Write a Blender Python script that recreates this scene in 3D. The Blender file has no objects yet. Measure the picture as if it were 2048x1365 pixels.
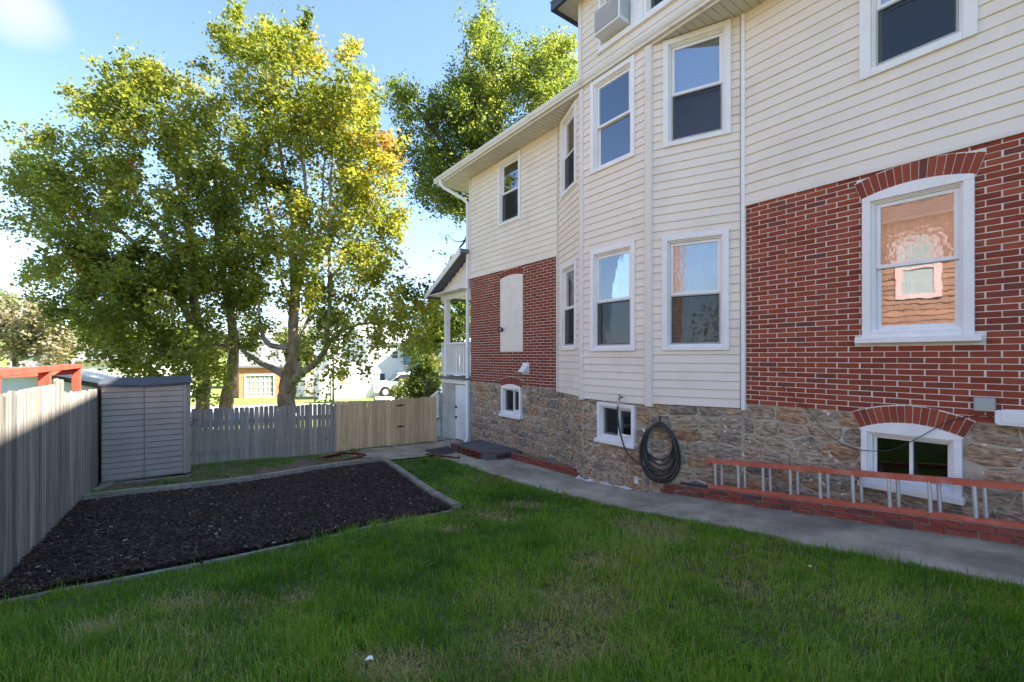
import bpy, bmesh, math, random
import numpy as np
from mathutils import Vector, Matrix
random.seed(7); rng = np.random.default_rng(7)
sc = bpy.context.scene
col = sc.collection

# ------------------------------------------------------------------ camera, sky, sun, exposure
F, VX, HY = 910.0, 350.0, 715.0            # focal length and horizon of the 2048 px wide photograph
YAW = math.atan((1024 - VX) / F)
CS, SN = math.cos(YAW), math.sin(YAW)
# world frame: camera at the origin (eye level z = 0), Y runs away along the house wall, X runs towards the house
cam_d = bpy.data.cameras.new('camera'); cam = bpy.data.objects.new('camera', cam_d); col.objects.link(cam)
cam_d.sensor_width = 36; cam_d.lens = 36 * F / 2048
cam_d.shift_y = (HY - 682.5) / 2048
cam_d.clip_start = 0.05; cam_d.clip_end = 3000
cam.rotation_euler = (math.pi / 2, 0, -YAW)
sc.camera = cam

SUN_AZ = math.radians(-33)                 # from +X, behind the camera's right shoulder
SUN_EL = math.radians(42.4)
world = bpy.data.worlds.new('World'); sc.world = world; world.use_nodes = True
wn, wl = world.node_tree.nodes, world.node_tree.links
wn.clear()
w_out = wn.new('ShaderNodeOutputWorld'); w_bg = wn.new('ShaderNodeBackground')
sky = wn.new('ShaderNodeTexSky'); sky.sky_type = 'NISHITA'; sky.sun_disc = False
sky.sun_elevation = SUN_EL
sky.sun_rotation = math.pi / 2 - SUN_AZ
sky.air_density = 1.0; sky.dust_density = .35; sky.ozone_density = 1.9; sky.altitude = 1200
tc = wn.new('ShaderNodeTexCoord')
nz = wn.new('ShaderNodeTexNoise'); nz.inputs['Scale'].default_value = 2.3; nz.inputs['Detail'].default_value = 7; nz.inputs['Roughness'].default_value = .55
mp = wn.new('ShaderNodeMapping'); mp.inputs['Scale'].default_value = (1, 1, 2.2); mp.inputs['Location'].default_value = (0.35, 0.0, 0.0)
wl.new(tc.outputs['Generated'], mp.inputs['Vector']); wl.new(mp.outputs['Vector'], nz.inputs['Vector'])
# one round cloud high on the left, pale veil of cloud low down
cdir = Vector((CS * (-1.10) + SN, CS + SN * 1.10, 0.775)).normalized()
dt = wn.new('ShaderNodeVectorMath'); dt.operation = 'DOT_PRODUCT'; dt.inputs[1].default_value = cdir
wl.new(tc.outputs['Generated'], dt.inputs[0])
mr = wn.new('ShaderNodeMapRange'); mr.inputs['From Min'].default_value = 0.9968; mr.inputs['From Max'].default_value = 1.001
wl.new(dt.outputs['Value'], mr.inputs['Value'])
ma = wn.new('ShaderNodeMath'); ma.operation = 'MULTIPLY_ADD'; ma.inputs[1].default_value = 1.6; ma.inputs[2].default_value = -0.72
wl.new(nz.outputs['Fac'], ma.inputs[0])
mb_ = wn.new('ShaderNodeMath'); mb_.operation = 'ADD'; wl.new(ma.outputs[0], mb_.inputs[0]); wl.new(mr.outputs[0], mb_.inputs[1])
mc = wn.new('ShaderNodeMapRange'); mc.interpolation_type = 'SMOOTHSTEP'; mc.inputs['From Min'].default_value = 0.42; mc.inputs['From Max'].default_value = 1.0
mc.inputs['To Max'].default_value = 0.9
wl.new(mb_.outputs[0], mc.inputs['Value'])
sx = wn.new('ShaderNodeSeparateXYZ'); wl.new(tc.outputs['Generated'], sx.inputs[0])
mv = wn.new('ShaderNodeMapRange'); mv.interpolation_type = 'SMOOTHSTEP'; mv.inputs['From Min'].default_value = 0.34; mv.inputs['From Max'].default_value = 0.0
mv.inputs['To Max'].default_value = 0.62
wl.new(sx.outputs['Z'], mv.inputs['Value'])
mx0 = wn.new('ShaderNodeMixRGB'); mx0.inputs['Color2'].default_value = (1.75, 2.05, 2.45, 1)
wl.new(mv.outputs[0], mx0.inputs['Fac']); wl.new(sky.outputs[0], mx0.inputs['Color1'])
mx1 = wn.new('ShaderNodeMixRGB'); mx1.inputs['Color2'].default_value = (2.2, 2.3, 2.5, 1)
wl.new(mc.outputs[0], mx1.inputs['Fac']); wl.new(mx0.outputs[0], mx1.inputs['Color1'])
wl.new(mx1.outputs[0], w_bg.inputs['Color']); w_bg.inputs['Strength'].default_value = 0.10
wl.new(w_bg.outputs[0], w_out.inputs[0])

sd = bpy.data.lights.new('sun', 'SUN'); sd.energy = 5.0; sd.angle = math.radians(.53); sd.color = (1, .93, .82)
sun = bpy.data.objects.new('sun', sd); col.objects.link(sun)
SDIR = Vector((math.cos(SUN_EL) * math.cos(SUN_AZ), math.cos(SUN_EL) * math.sin(SUN_AZ), math.sin(SUN_EL)))
sun.rotation_euler = SDIR.to_track_quat('Z', 'Y').to_euler()

sc.view_settings.view_transform = 'Standard'; sc.view_settings.look = 'None'
sc.view_settings.gamma = 1; sc.view_settings.use_curve_mapping = False
sc.view_settings.exposure = 2.28
sc.render.engine = 'CYCLES'
sc.cycles.max_bounces = 8; sc.cycles.transparent_max_bounces = 12

# ------------------------------------------------------------------ survey helpers: a sight line meets a known plane
def ray(px):
    t = (px - 1024) / F
    return CS * t + SN, CS - SN * t
def onX(px, py, X):
    rx, ry = ray(px); D = X / rx
    return Vector((X, ry * D, (HY - py) / F * D))
def onY(px, py, Y):
    rx, ry = ray(px); D = Y / ry
    return Vector((rx * D, Y, (HY - py) / F * D))
def onD(px, py, D):
    rx, ry = ray(px)
    return Vector((rx * D, ry * D, (HY - py) / F * D))
def onZ(px, py, z):
    rx, ry = ray(px); D = z * F / (HY - py)
    return Vector((rx * D, ry * D, z))
def fwd(x, y): return x * SN + y * CS
def lerp(a, b, t): return a + (b - a) * t

# ------------------------------------------------------------------ materials
def new_mat(name):
    m = bpy.data.materials.new(name); m.use_nodes = True
    n, l = m.node_tree.nodes, m.node_tree.links
    return m, n, l, n['Principled BSDF']
def ramp(n, stops, interp='LINEAR'):
    r = n.new('ShaderNodeValToRGB'); cr = r.color_ramp; cr.interpolation = interp
    while len(cr.elements) < len(stops): cr.elements.new(.5)
    for e, (p, c) in zip(cr.elements, stops): e.position = p; e.color = (*c, 1)
    return r
def M(name, c1, c2=None, rough=.7, scale=4, stretch=(1, 1, 1), detail=5, bump=0, bscale=60, bstretch=(1, 1, 1), spec=.3, metal=0, rnd=0.0,
      lo=.3, hi=.7, dirt=None, dscale=1.2, dlo=.55, dhi=.75, damt=.7, trans=0, attr=None, stops=None, spots=None):
    """Noise mix of two colours on world position, optional per-object brightness, stains and relief."""
    m, n, l, b = new_mat(name)
    c2 = c2 or tuple(x * .8 for x in c1)
    g = n.new('ShaderNodeNewGeometry')
    def noise(sc_, st, det=5, ro=.55, off=0):
        mpn = n.new('ShaderNodeMapping'); mpn.inputs['Scale'].default_value = st; mpn.inputs['Location'].default_value = (off, off * .7, off * 1.3)
        l.new(g.outputs['Position'], mpn.inputs['Vector'])
        t = n.new('ShaderNodeTexNoise'); t.inputs['Scale'].default_value = sc_; t.inputs['Detail'].default_value = det; t.inputs['Roughness'].default_value = ro
        l.new(mpn.outputs[0], t.inputs['Vector']); return t
    t = noise(scale, stretch, detail)
    r = ramp(n, [(lo, c1), (hi, c2)]); l.new(t.outputs['Fac'], r.inputs[0]); c = r.outputs[0]
    if stops:
        oi = n.new('ShaderNodeObjectInfo'); v = oi.outputs['Random']
        if attr:
            at = n.new('ShaderNodeAttribute'); at.attribute_name = attr
            ad = n.new('ShaderNodeMath'); ad.operation = 'ADD'; l.new(v, ad.inputs[0]); l.new(at.outputs['Fac'], ad.inputs[1])
            fr = n.new('ShaderNodeMath'); fr.operation = 'FRACT'; l.new(ad.outputs[0], fr.inputs[0]); v = fr.outputs[0]
        rr = ramp(n, stops); l.new(v, rr.inputs[0])
        mm = n.new('ShaderNodeMixRGB'); mm.blend_type = 'MULTIPLY'; mm.inputs[0].default_value = 1
        l.new(rr.outputs[0], mm.inputs[1]); l.new(c, mm.inputs[2]); c = mm.outputs[0]
    if rnd:
        oi = n.new('ShaderNodeObjectInfo'); k = n.new('ShaderNodeMapRange'); k.inputs['To Min'].default_value = 1 - rnd; k.inputs['To Max'].default_value = 1 + rnd
        l.new(oi.outputs['Random'], k.inputs['Value'])
        mm = n.new('ShaderNodeVectorMath'); mm.operation = 'SCALE'; l.new(c, mm.inputs[0]); l.new(k.outputs[0], mm.inputs['Scale']); c = mm.outputs[0]
    if dirt:
        t2 = noise(dscale, (1, 1, 1), 6, .6, 7.3)
        k = n.new('ShaderNodeMapRange'); k.inputs['From Min'].default_value = dlo; k.inputs['From Max'].default_value = dhi; k.inputs['To Max'].default_value = damt
        l.new(t2.outputs['Fac'], k.inputs['Value'])
        mm = n.new('ShaderNodeMixRGB'); l.new(k.outputs[0], mm.inputs[0]); l.new(c, mm.inputs[1]); mm.inputs[2].default_value = (*dirt, 1); c = mm.outputs[0]
    if spots:
        t3 = noise(spots[1], (1, 1, 1), 2, .5, 3.1)
        k = n.new('ShaderNodeMapRange'); k.inputs['From Min'].default_value = spots[2]; k.inputs['From Max'].default_value = spots[2] + .03
        l.new(t3.outputs['Fac'], k.inputs['Value'])
        mm = n.new('ShaderNodeMixRGB'); l.new(k.outputs[0], mm.inputs[0]); l.new(c, mm.inputs[1]); mm.inputs[2].default_value = (*spots[0], 1); c = mm.outputs[0]
    l.new(c, b.inputs['Base Color'])
    b.inputs['Roughness'].default_value = rough; b.inputs['Specular IOR Level'].default_value = spec; b.inputs['Metallic'].default_value = metal
    if bump:
        t4 = noise(bscale, bstretch, 6, .65, 1.7)
        bp = n.new('ShaderNodeBump'); bp.inputs['Strength'].default_value = 1; bp.inputs['Distance'].default_value = bump
        l.new(t4.outputs['Fac'], bp.inputs['Height']); l.new(bp.outputs[0], b.inputs['Normal'])
    return m
MAT = {}
MAT['siding'] = M('cream vinyl siding', (.74, .675, .585), (.80, .735, .645), rough=.55, scale=1.1, bump=.0006, bscale=25, bstretch=(1, 1, 8), dirt=(.47, .42, .34), dscale=1.7, dlo=.50, dhi=.80, damt=.35)
MAT['trim'] = M('white painted trim', (.76, .76, .76), (.83, .83, .82), rough=.45, scale=5, bump=.0008, bscale=18, dirt=(.58, .58, .56), dscale=7, dlo=.62, dhi=.8, damt=.5)
MAT['vinyl_trim'] = M('cream corner trim', (.70, .66, .59), (.75, .71, .65), rough=.5, scale=2, dirt=(.56, .5, .42), dscale=3, dlo=.6, dhi=.85, damt=.4)
MAT['soffit'] = M('soffit vinyl', (.60, .565, .49), (.68, .64, .57), rough=.6, scale=2, stretch=(3, 1, 1), dirt=(.3, .27, .22), dscale=2.2, dlo=.6, dhi=.85, damt=.5)
MAT['gutter'] = M('weathered gutter', (.66, .64, .59), (.74, .72, .68), rough=.4, scale=3, stretch=(1, .3, 6), dirt=(.36, .32, .26), dscale=3, dlo=.55, dhi=.8, damt=.6)
MAT['brick'] = M('red painted brick', (.90, .88, .88), (1.05, 1.0, 1.0), rough=.6, scale=9, bump=.0025, bscale=45, spec=.25,
                 stops=[(0, (.19, .038, .020)), (.25, (.25, .050, .025)), (.6, (.28, .060, .028)), (.85, (.33, .082, .040)), (.93, (.22, .052, .030)), (1, (.14, .048, .036))], attr='tint',
                 dirt=(.13, .07, .055), dscale=5, dlo=.62, dhi=.8, damt=.5)
MAT['brick_dark'] = M('far red brick', (.88, .86, .86), (1.0, 1.0, 1.0), rough=.7, scale=9, bump=.002, bscale=45, spec=.2,
                 stops=[(0, (.18, .038, .024)), (.5, (.25, .055, .032)), (.9, (.22, .05, .03)), (1, (.13, .042, .032))], attr='tint')
MAT['mortar'] = M('white mortar', (.70, .66, .60), (.78, .74, .69), rough=.8, scale=20, bump=.003, bscale=90, dirt=(.48, .42, .34), dscale=5, dlo=.6, dhi=.75, damt=.6)
MAT['stone'] = M('rubble stone', (.42, .41, .40), (1.45, 1.38, 1.30), rough=.85, scale=12, stretch=(1, 1, 3.0), detail=10, lo=.34, hi=.66, bump=.022, bscale=16, bstretch=(1, 1, 2.6), spec=.2,
                 stops=[(0, (.38, .31, .225)), (.18, (.43, .36, .27)), (.36, (.34, .29, .235)), (.52, (.45, .37, .275)), (.70, (.40, .26, .155)), (.76, (.40, .34, .26)), (.90, (.25, .225, .195)), (1, (.37, .31, .24))], attr='tint',
                 dirt=(.11, .09, .055), dscale=2.2, dlo=.5, dhi=.75, damt=.55, spots=((.74, .73, .70), 9, .70))
MAT['stone_mortar'] = M('sandy lime mortar', (.36, .31, .24), (.52, .46, .37), rough=.9, scale=8, bump=.008, bscale=40, dirt=(.15, .13, .085), dscale=1.6, dlo=.5, dhi=.75, damt=.7, spots=((.74, .72, .68), 10, .64))
MAT['whitewash'] = M('white paint line', (.70, .70, .70), (.55, .54, .52), rough=.7, scale=25, bump=.003, bscale=50)
MAT['concrete'] = M('weathered concrete path', (.22, .188, .142), (.48, .42, .32), rough=.9, scale=2.2, detail=9, lo=.3, hi=.7, bump=.004, bscale=70, dirt=(.11, .10, .082), dscale=1.3, dlo=.5, dhi=.7, damt=.7, spots=((.42, .42, .4), 48, .70))
MAT['slab'] = M('dark slate slab', (.085, .085, .09), (.14, .138, .14), rough=.8, scale=3, bump=.003, bscale=40)
MAT['rubber'] = M('black rubber mat', (.03, .03, .032), (.05, .05, .052), rough=.7, scale=10)
MAT['border_brick'] = M('red border brick', (.85, .85, .85), (1.15, 1.1, 1.1), rough=.75, scale=10, bump=.004, bscale=45,
                 stops=[(0, (.22, .052, .034)), (.5, (.27, .070, .045)), (.85, (.17, .05, .04)), (1, (.1, .06, .06))], attr='tint', dirt=(.12, .07, .05), dscale=5, dlo=.5, dhi=.75, damt=.6)
MAT['border_mortar'] = M('grey mortar', (.2, .18, .15), (.3, .27, .23), rough=.9, scale=15, bump=.004, bscale=60)
MAT['stucco'] = M('trowelled stucco', (.70, .655, .58), (.80, .755, .68), rough=.8, scale=4, bump=.008, bscale=9, bstretch=(1, 2, 1), dirt=(.42, .37, .3), dscale=3, dlo=.6, dhi=.8, damt=.5)
MAT['wood_grey'] = M('weathered grey wood', (.085, .079, .068), (.42, .39, .34), rough=.85, scale=14, stretch=(2.6, 2.6, .08), detail=8, lo=.3, hi=.72, bump=.004, bscale=70, bstretch=(1.5, 1.5, .06), rnd=.30, dirt=(.10, .11, .07), dscale=1.1, dlo=.54, dhi=.8, damt=.45, spots=((.07, .06, .05), 9, .74))
MAT['wood_grey2'] = M('grey picket wood', (.235, .212, .178), (.375, .345, .295), rough=.85, scale=16, stretch=(1.6, 1.6, .10), detail=8, lo=.3, hi=.7, bump=.003, bscale=70, bstretch=(1.5, 1.5, .06), rnd=.16, spots=((.12, .11, .10), 10, .72))
MAT['wood_tan'] = M('new pine boards', (.44, .31, .155), (.64, .48, .27), rough=.75, scale=16, stretch=(1.6, 1.6, .10), detail=8, lo=.3, hi=.7, bump=.002, bscale=70, bstretch=(1.5, 1.5, .06), rnd=.18, spots=((.10, .055, .025), 12, .74))
MAT['timber'] = M('bed timber', (.15, .15, .12), (.30, .28, .23), rough=.9, scale=12, stretch=(1.5, .5, 2), detail=8, bump=.006, bscale=30, dirt=(.10, .12, .05), dscale=2, dlo=.5, dhi=.7, damt=.6)
MAT['red_wood'] = M('red painted timber', (.42, .06, .035), (.55, .10, .06), rough=.6, scale=6, bump=.002, bscale=30)
MAT['mulch'] = M('bark mulch', (.010, .006, .004), (.028, .017, .012), rough=.9, scale=16, bump=.01, bscale=40, rnd=0)
MAT['soil'] = M('soil', (.10, .075, .05), (.19, .145, .10), rough=.95, scale=3, bump=.01, bscale=30, dirt=(.07, .075, .03), dscale=2, dlo=.45, dhi=.65, damt=.8, spots=((.35, .28, .18), 30, .72))
MAT['shed_panel'] = M('grey vinyl shed panel', (.30, .275, .235), (.345, .32, .275), rough=.55, scale=3, bump=.001, bscale=30, bstretch=(1, 1, 5))
MAT['shed_roof'] = M('dark grey plastic', (.055, .065, .085), (.085, .095, .12), rough=.5, scale=5)
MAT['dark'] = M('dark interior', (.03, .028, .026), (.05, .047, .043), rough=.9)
MAT['blind'] = M('white blind', (.72, .73, .75), (.78, .79, .8), rough=.6)
MAT['curtain'] = M('pale curtain', (.5, .46, .40), (.66, .62, .56), rough=.9, scale=6, stretch=(6, 6, .3))
MAT['black_metal'] = M('black metal', (.02, .02, .02), (.035, .035, .035), rough=.4, spec=.5)
MAT['hose'] = M('black rubber hose', (.028, .026, .024), (.05, .047, .044), rough=.42, scale=6, spec=.5)
MAT['brass'] = M('worn brass', (.35, .22, .1), (.2, .13, .07), rough=.4, metal=.7, scale=30)
MAT['alu'] = M('aluminium', (.50, .49, .47), (.66, .65, .63), rough=.38, metal=.5, scale=8)
MAT['ladder_red'] = M('orange red fibreglass rail', (.46, .10, .05), (.56, .15, .09), rough=.5, scale=8, dirt=(.62, .35, .30), dscale=6, dlo=.5, dhi=.75, damt=.5)
MAT['alu_dark'] = M('condenser fins', (.10, .11, .13), (.22, .24, .27), rough=.5, metal=.3, scale=40)
MAT['grey_box'] = M('grey pvc', (.36, .38, .36), (.42, .44, .42), rough=.5)
MAT['white_plastic'] = M('white plastic', (.74, .75, .76), (.8, .8, .81), rough=.4)
MAT['door_white'] = M('pale blue white door', (.70, .74, .78), (.76, .80, .84), rough=.5, scale=3, dirt=(.5, .5, .48), dscale=3, dlo=.62, dhi=.8, damt=.4)
MAT['parging'] = M('grey parging', (.36, .345, .32), (.52, .50, .47), rough=.9, scale=2.5, bump=.004, bscale=20, dirt=(.22, .2, .17), dscale=2.4, dlo=.5, dhi=.75, damt=.6)
MAT['shingle'] = M('grey shingles', (.12, .12, .125), (.2, .2, .21), rough=.9, scale=12, bump=.006, bscale=30)
MAT['shingle_light'] = M('pale grey shingles', (.33, .33, .34), (.45, .45, .46), rough=.9, scale=12, bump=.006, bscale=30)
MAT['bg_white'] = M('white house siding', (.74, .74, .73), (.80, .80, .79), rough=.6, scale=.6)
MAT['bg_cream'] = M('cream wall', (.62, .57, .45), (.70, .65, .53), rough=.7, scale=.8)
MAT['bg_blue'] = M('slate blue siding', (.10, .15, .22), (.13, .19, .27), rough=.6, scale=.8)
MAT['bg_paleblue'] = M('pale aqua stucco', (.60, .69, .72), (.68, .76, .78), rough=.85, scale=2.5, bump=.01, bscale=12)
MAT['orange_siding'] = M('orange brown siding', (.30, .135, .075), (.37, .175, .10), rough=.7, scale=2, rnd=.12)
MAT['pink_trim'] = M('salmon pink trim', (.72, .42, .38), (.78, .50, .45), rough=.6, scale=3)
MAT['asphalt'] = M('pale alley paving', (.33, .32, .30), (.42, .41, .39), rough=.9, scale=1.5, bump=.004, bscale=50)
MAT['bark'] = M('plane tree bark', (.16, .115, .07), (.34, .27, .19), rough=.9, scale=7, stretch=(1, 1, .35), detail=8, lo=.35, hi=.65, bump=.03, bscale=9, bstretch=(1.5, 1.5, .4))
MAT['bark_pale'] = M('pale upper bark', (.17, .145, .11), (.38, .345, .29), rough=.85, scale=5, stretch=(1, 1, .4), detail=6, lo=.35, hi=.65, bump=.01, bscale=12)
MAT['bark_dark'] = M('dark bark', (.06, .045, .035), (.13, .10, .075), rough=.9, scale=8, stretch=(1, 1, .3), bump=.01, bscale=12)
MAT['car_white'] = M('white car paint', (.78, .79, .8), (.8, .81, .82), rough=.2, spec=.6)
MAT['tyre'] = M('tyre rubber', (.02, .02, .02), (.03, .03, .03), rough=.8)

def glass_mat(name, base_fac, bumpy=0.0, bs=14, tintc=(.86, .9, .92)):
    m, n, l, b = new_mat(name); n.remove(b); out = n['Material Output']
    tr = n.new('ShaderNodeBsdfTransparent'); tr.inputs[0].default_value = (*tintc, 1)
    gl = n.new('ShaderNodeBsdfGlossy'); gl.inputs['Roughness'].default_value = .015; gl.inputs[0].default_value = (.92, .95, 1, 1)
    fr = n.new('ShaderNodeFresnel'); fr.inputs[0].default_value = 1.5
    md = n.new('ShaderNodeMath'); md.operation = 'MULTIPLY_ADD'; md.inputs[1].default_value = 1.3; md.inputs[2].default_value = base_fac; md.use_clamp = True
    l.new(fr.outputs[0], md.inputs[0])
    mx = n.new('ShaderNodeMixShader'); l.new(md.outputs[0], mx.inputs[0]); l.new(tr.outputs[0], mx.inputs[1]); l.new(gl.outputs[0], mx.inputs[2])
    if bumpy:
        g = n.new('ShaderNodeNewGeometry'); t = n.new('ShaderNodeTexNoise'); t.inputs['Scale'].default_value = bs; t.inputs['Detail'].default_value = 2
        l.new(g.outputs['Position'], t.inputs['Vector'])
        bp = n.new('ShaderNodeBump'); bp.inputs['Distance'].default_value = bumpy; l.new(t.outputs['Fac'], bp.inputs['Height']); l.new(bp.outputs[0], gl.inputs['Normal'])
    l.new(mx.outputs[0], out.inputs[0]); return m
MAT['glass_low'] = glass_mat('basement glass', .015, .0008, 3)
MAT['glass'] = glass_mat('window glass', .17, .0008, 3)
MAT['glass_mirror'] = glass_mat('reflective window glass', .13, .0007, 3.5)
MAT['glass_film'] = glass_mat('rippled window film', .10, .0009, 22)
m, n, l, b = new_mat('insect screen'); n.remove(b)
tr = n.new('ShaderNodeBsdfTransparent'); df = n.new('ShaderNodeBsdfDiffuse'); df.inputs[0].default_value = (.045, .047, .052, 1)
mx = n.new('ShaderNodeMixShader'); mx.inputs[0].default_value = .40
l.new(tr.outputs[0], mx.inputs[1]); l.new(df.outputs[0], mx.inputs[2]); l.new(mx.outputs[0], n['Material Output'].inputs[0]); MAT['screen'] = m

def leaf_mat(name, stops, transl=.45, rough=.55):
    m, n, l, b = new_mat(name); out = n['Material Output']
    at = n.new('ShaderNodeAttribute'); at.attribute_name = 'tint'
    r = ramp(n, stops); l.new(at.outputs['Fac'], r.inputs[0])
    l.new(r.outputs[0], b.inputs['Base Color']); b.inputs['Roughness'].default_value = rough; b.inputs['Specular IOR Level'].default_value = .25
    tl = n.new('ShaderNodeBsdfTranslucent')
    br = n.new('ShaderNodeVectorMath'); br.operation = 'MULTIPLY'; br.inputs[1].default_value = (1.7, 1.75, .9)
    l.new(r.outputs[0], br.inputs[0]); l.new(br.outputs[0], tl.inputs[0])
    mx = n.new('ShaderNodeMixShader'); mx.inputs[0].default_value = transl
    l.new(b.outputs[0], mx.inputs[1]); l.new(tl.outputs[0], mx.inputs[2]); l.new(mx.outputs[0], out.inputs[0]); return m
MAT['leaf1'] = leaf_mat('plane leaves green', [(0, (.085, .12, .028)), (.4, (.18, .205, .04)), (.75, (.29, .285, .05)), (.94, (.38, .31, .06)), (.99, (.34, .17, .045)), (1, (.3, .09, .03))], .46)
MAT['leaf2'] = leaf_mat('plane leaves yellowing', [(0, (.075, .11, .02)), (.35, (.16, .19, .03)), (.6, (.27, .28, .04)), (.90, (.42, .38, .06)), (.985, (.42, .28, .05)), (1, (.36, .13, .03))], .38)
MAT['leaf3'] = leaf_mat('tall tree leaves', [(0, (.06, .095, .026)), (.5, (.14, .175, .04)), (.8, (.24, .26, .05)), (1, (.34, .31, .055))], .5)
MAT['leaf_far'] = leaf_mat('hazy far leaves', [(0, (.09, .12, .05)), (.5, (.16, .19, .07)), (1, (.34, .30, .10))], .35)
MAT['leaf_far2'] = leaf_mat('pale blossom leaves', [(0, (.16, .17, .10)), (.5, (.28, .24, .16)), (1, (.46, .36, .28))], .35)
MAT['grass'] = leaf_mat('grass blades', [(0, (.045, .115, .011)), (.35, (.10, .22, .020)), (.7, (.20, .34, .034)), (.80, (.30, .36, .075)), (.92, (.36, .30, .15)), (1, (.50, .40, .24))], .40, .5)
MAT['chips'] = leaf_mat('bark chips', [(0, (.010, .006, .0045)), (.55, (.034, .021, .014)), (.92, (.080, .051, .036)), (.985, (.10, .075, .058)), (1, (.34, .30, .26))], 0.0, .75)

# ground: mown turf base colour nearby, green verge far away
MAT['lawn_base'] = M('lawn soil and thatch', (.050, .075, .016), (.10, .11, .04), rough=.95, scale=3.5, bump=.012, bscale=35, dirt=(.17, .13, .08), dscale=.9, dlo=.58, dhi=.72, damt=.7)
MAT['field'] = M('bright verge grass', (.13, .18, .035), (.22, .25, .06), rough=.95, scale=.5, bump=.02, bscale=9, detail=8)

# ------------------------------------------------------------------ mesh builder
WORLD = {}
def tag(o, label=None, cat=None, group=None, kind=None):
    if label: o['label'] = label
    if cat: o['category'] = cat
    if group: o['group'] = group
    if kind: o['kind'] = kind
    return o
def empty(name, loc, label=None, cat=None, group=None):
    o = bpy.data.objects.new(name, None); col.objects.link(o); o.location = loc; o.empty_display_size = .2
    WORLD[o] = Vector(loc); return tag(o, label, cat, group)
def place(o, parent, origin):
    origin = Vector(origin); WORLD[o] = origin
    col.objects.link(o)
    if parent is not None: o.parent = parent; o.location = origin - WORLD[parent]
    else: o.location = origin
    return o
class MB:
    def __init__(s): s.v = []; s.f = []; s.tint = None
    def poly(s, pts):
        b = len(s.v); s.v += [tuple(p) for p in pts]; s.f.append(tuple(range(b, b + len(pts))))
    def hexa(s, p):           # 8 corners: bottom 4 (ccw), top 4
        b = len(s.v); s.v += [tuple(q) for q in p]
        for f in ((3, 2, 1, 0), (4, 5, 6, 7), (0, 1, 5, 4), (1, 2, 6, 5), (2, 3, 7, 6), (3, 0, 4, 7)): s.f.append(tuple(b + i for i in f))
    def box(s, x0, x1, y0, y1, z0, z1):
        s.hexa([(x0, y0, z0), (x1, y0, z0), (x1, y1, z0), (x0, y1, z0), (x0, y0, z1), (x1, y0, z1), (x1, y1, z1), (x0, y1, z1)])
    def bar(s, a, b, w, h, up=(0, 0, 1)):
        a, b = Vector(a), Vector(b); d = (b - a).normalized(); up = Vector(up)
        r = d.cross(up)
        if r.length < 1e-4: r = d.cross(Vector((0, 1, 0)))
        r.normalize(); u = r.cross(d); r *= w / 2; u *= h / 2
        s.hexa([a - r - u, a + r - u, a + r + u, a - r + u, b - r - u, b + r - u, b + r + u, b - r + u])
    def tube(s, pts, rad, n=8, caps=True):
        pts = [Vector(p) for p in pts]; rad = rad if hasattr(rad, '__len__') else [rad] * len(pts)
        up = None; base = len(s.v); m_ = len(pts)
        for i, p in enumerate(pts):
            d = (pts[min(i + 1, m_ - 1)] - pts[max(i - 1, 0)]).normalized()
            if up is None: up = d.orthogonal().normalized()
            up = (up - d * up.dot(d)); up = up.normalized() if up.length > 1e-6 else d.orthogonal().normalized()
            q = d.cross(up)
            for k in range(n):
                a = 2 * math.pi * k / n; s.v.append(tuple(p + (up * math.cos(a) + q * math.sin(a)) * rad[i]))
        for i in range(m_ - 1):
            for k in range(n):
                a, b = base + i * n + k, base + i * n + (k + 1) % n
                s.f.append((a, b, b + n, a + n))
        if caps: s.f.append(tuple(base + k for k in range(n))[::-1]); s.f.append(tuple(base + (m_ - 1) * n + k for k in range(n)))
    def prism(s, pts, off):   # polygon pts extruded by vector off
        off = Vector(off); b = len(s.v); n_ = len(pts)
        s.v += [tuple(p) for p in pts] + [tuple(Vector(p) + off) for p in pts]
        s.f.append(tuple(range(b, b + n_))[::-1]); s.f.append(tuple(range(b + n_, b + 2 * n_)))
        for i in range(n_):
            j = (i + 1) % n_; s.f.append((b + i, b + j, b + n_ + j, b + n_ + i))
    def mesh(s, name, origin):
        me = bpy.data.meshes.new(name); o = Vector(origin)
        me.from_pydata([(x - o.x, y - o.y, z - o.z) for x, y, z in s.v], [], s.f)
        if s.tint is not None:
            a = me.attributes.new('tint', 'FLOAT', 'POINT'); a.data.foreach_set('value', np.array(s.tint, dtype=np.float32))
        return me
    def build(s, name, mat, parent=None, origin=None, smooth=False, bevel=0, kind=None, label=None, cat=None, group=None):
        a = np.array(s.v)
        if origin is None: origin = ((a[:, 0].min() + a[:, 0].max()) / 2, (a[:, 1].min() + a[:, 1].max()) / 2, a[:, 2].min())
        me = s.mesh(name, origin)
        if bevel or True:
            bm = bmesh.new(); bm.from_mesh(me); bmesh.ops.recalc_face_normals(bm, faces=bm.faces)
            if bevel: bmesh.ops.bevel(bm, geom=bm.edges[:], offset=bevel, segments=1, affect='EDGES', clamp_overlap=True)
            bm.to_mesh(me); bm.free()
        me.materials.append(MAT[mat] if isinstance(mat, str) else mat)
        if smooth: me.polygons.foreach_set('use_smooth', [True] * len(me.polygons))
        o = bpy.data.objects.new(name, me); place(o, parent, origin)
        return tag(o, label, cat, group, kind)
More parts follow.
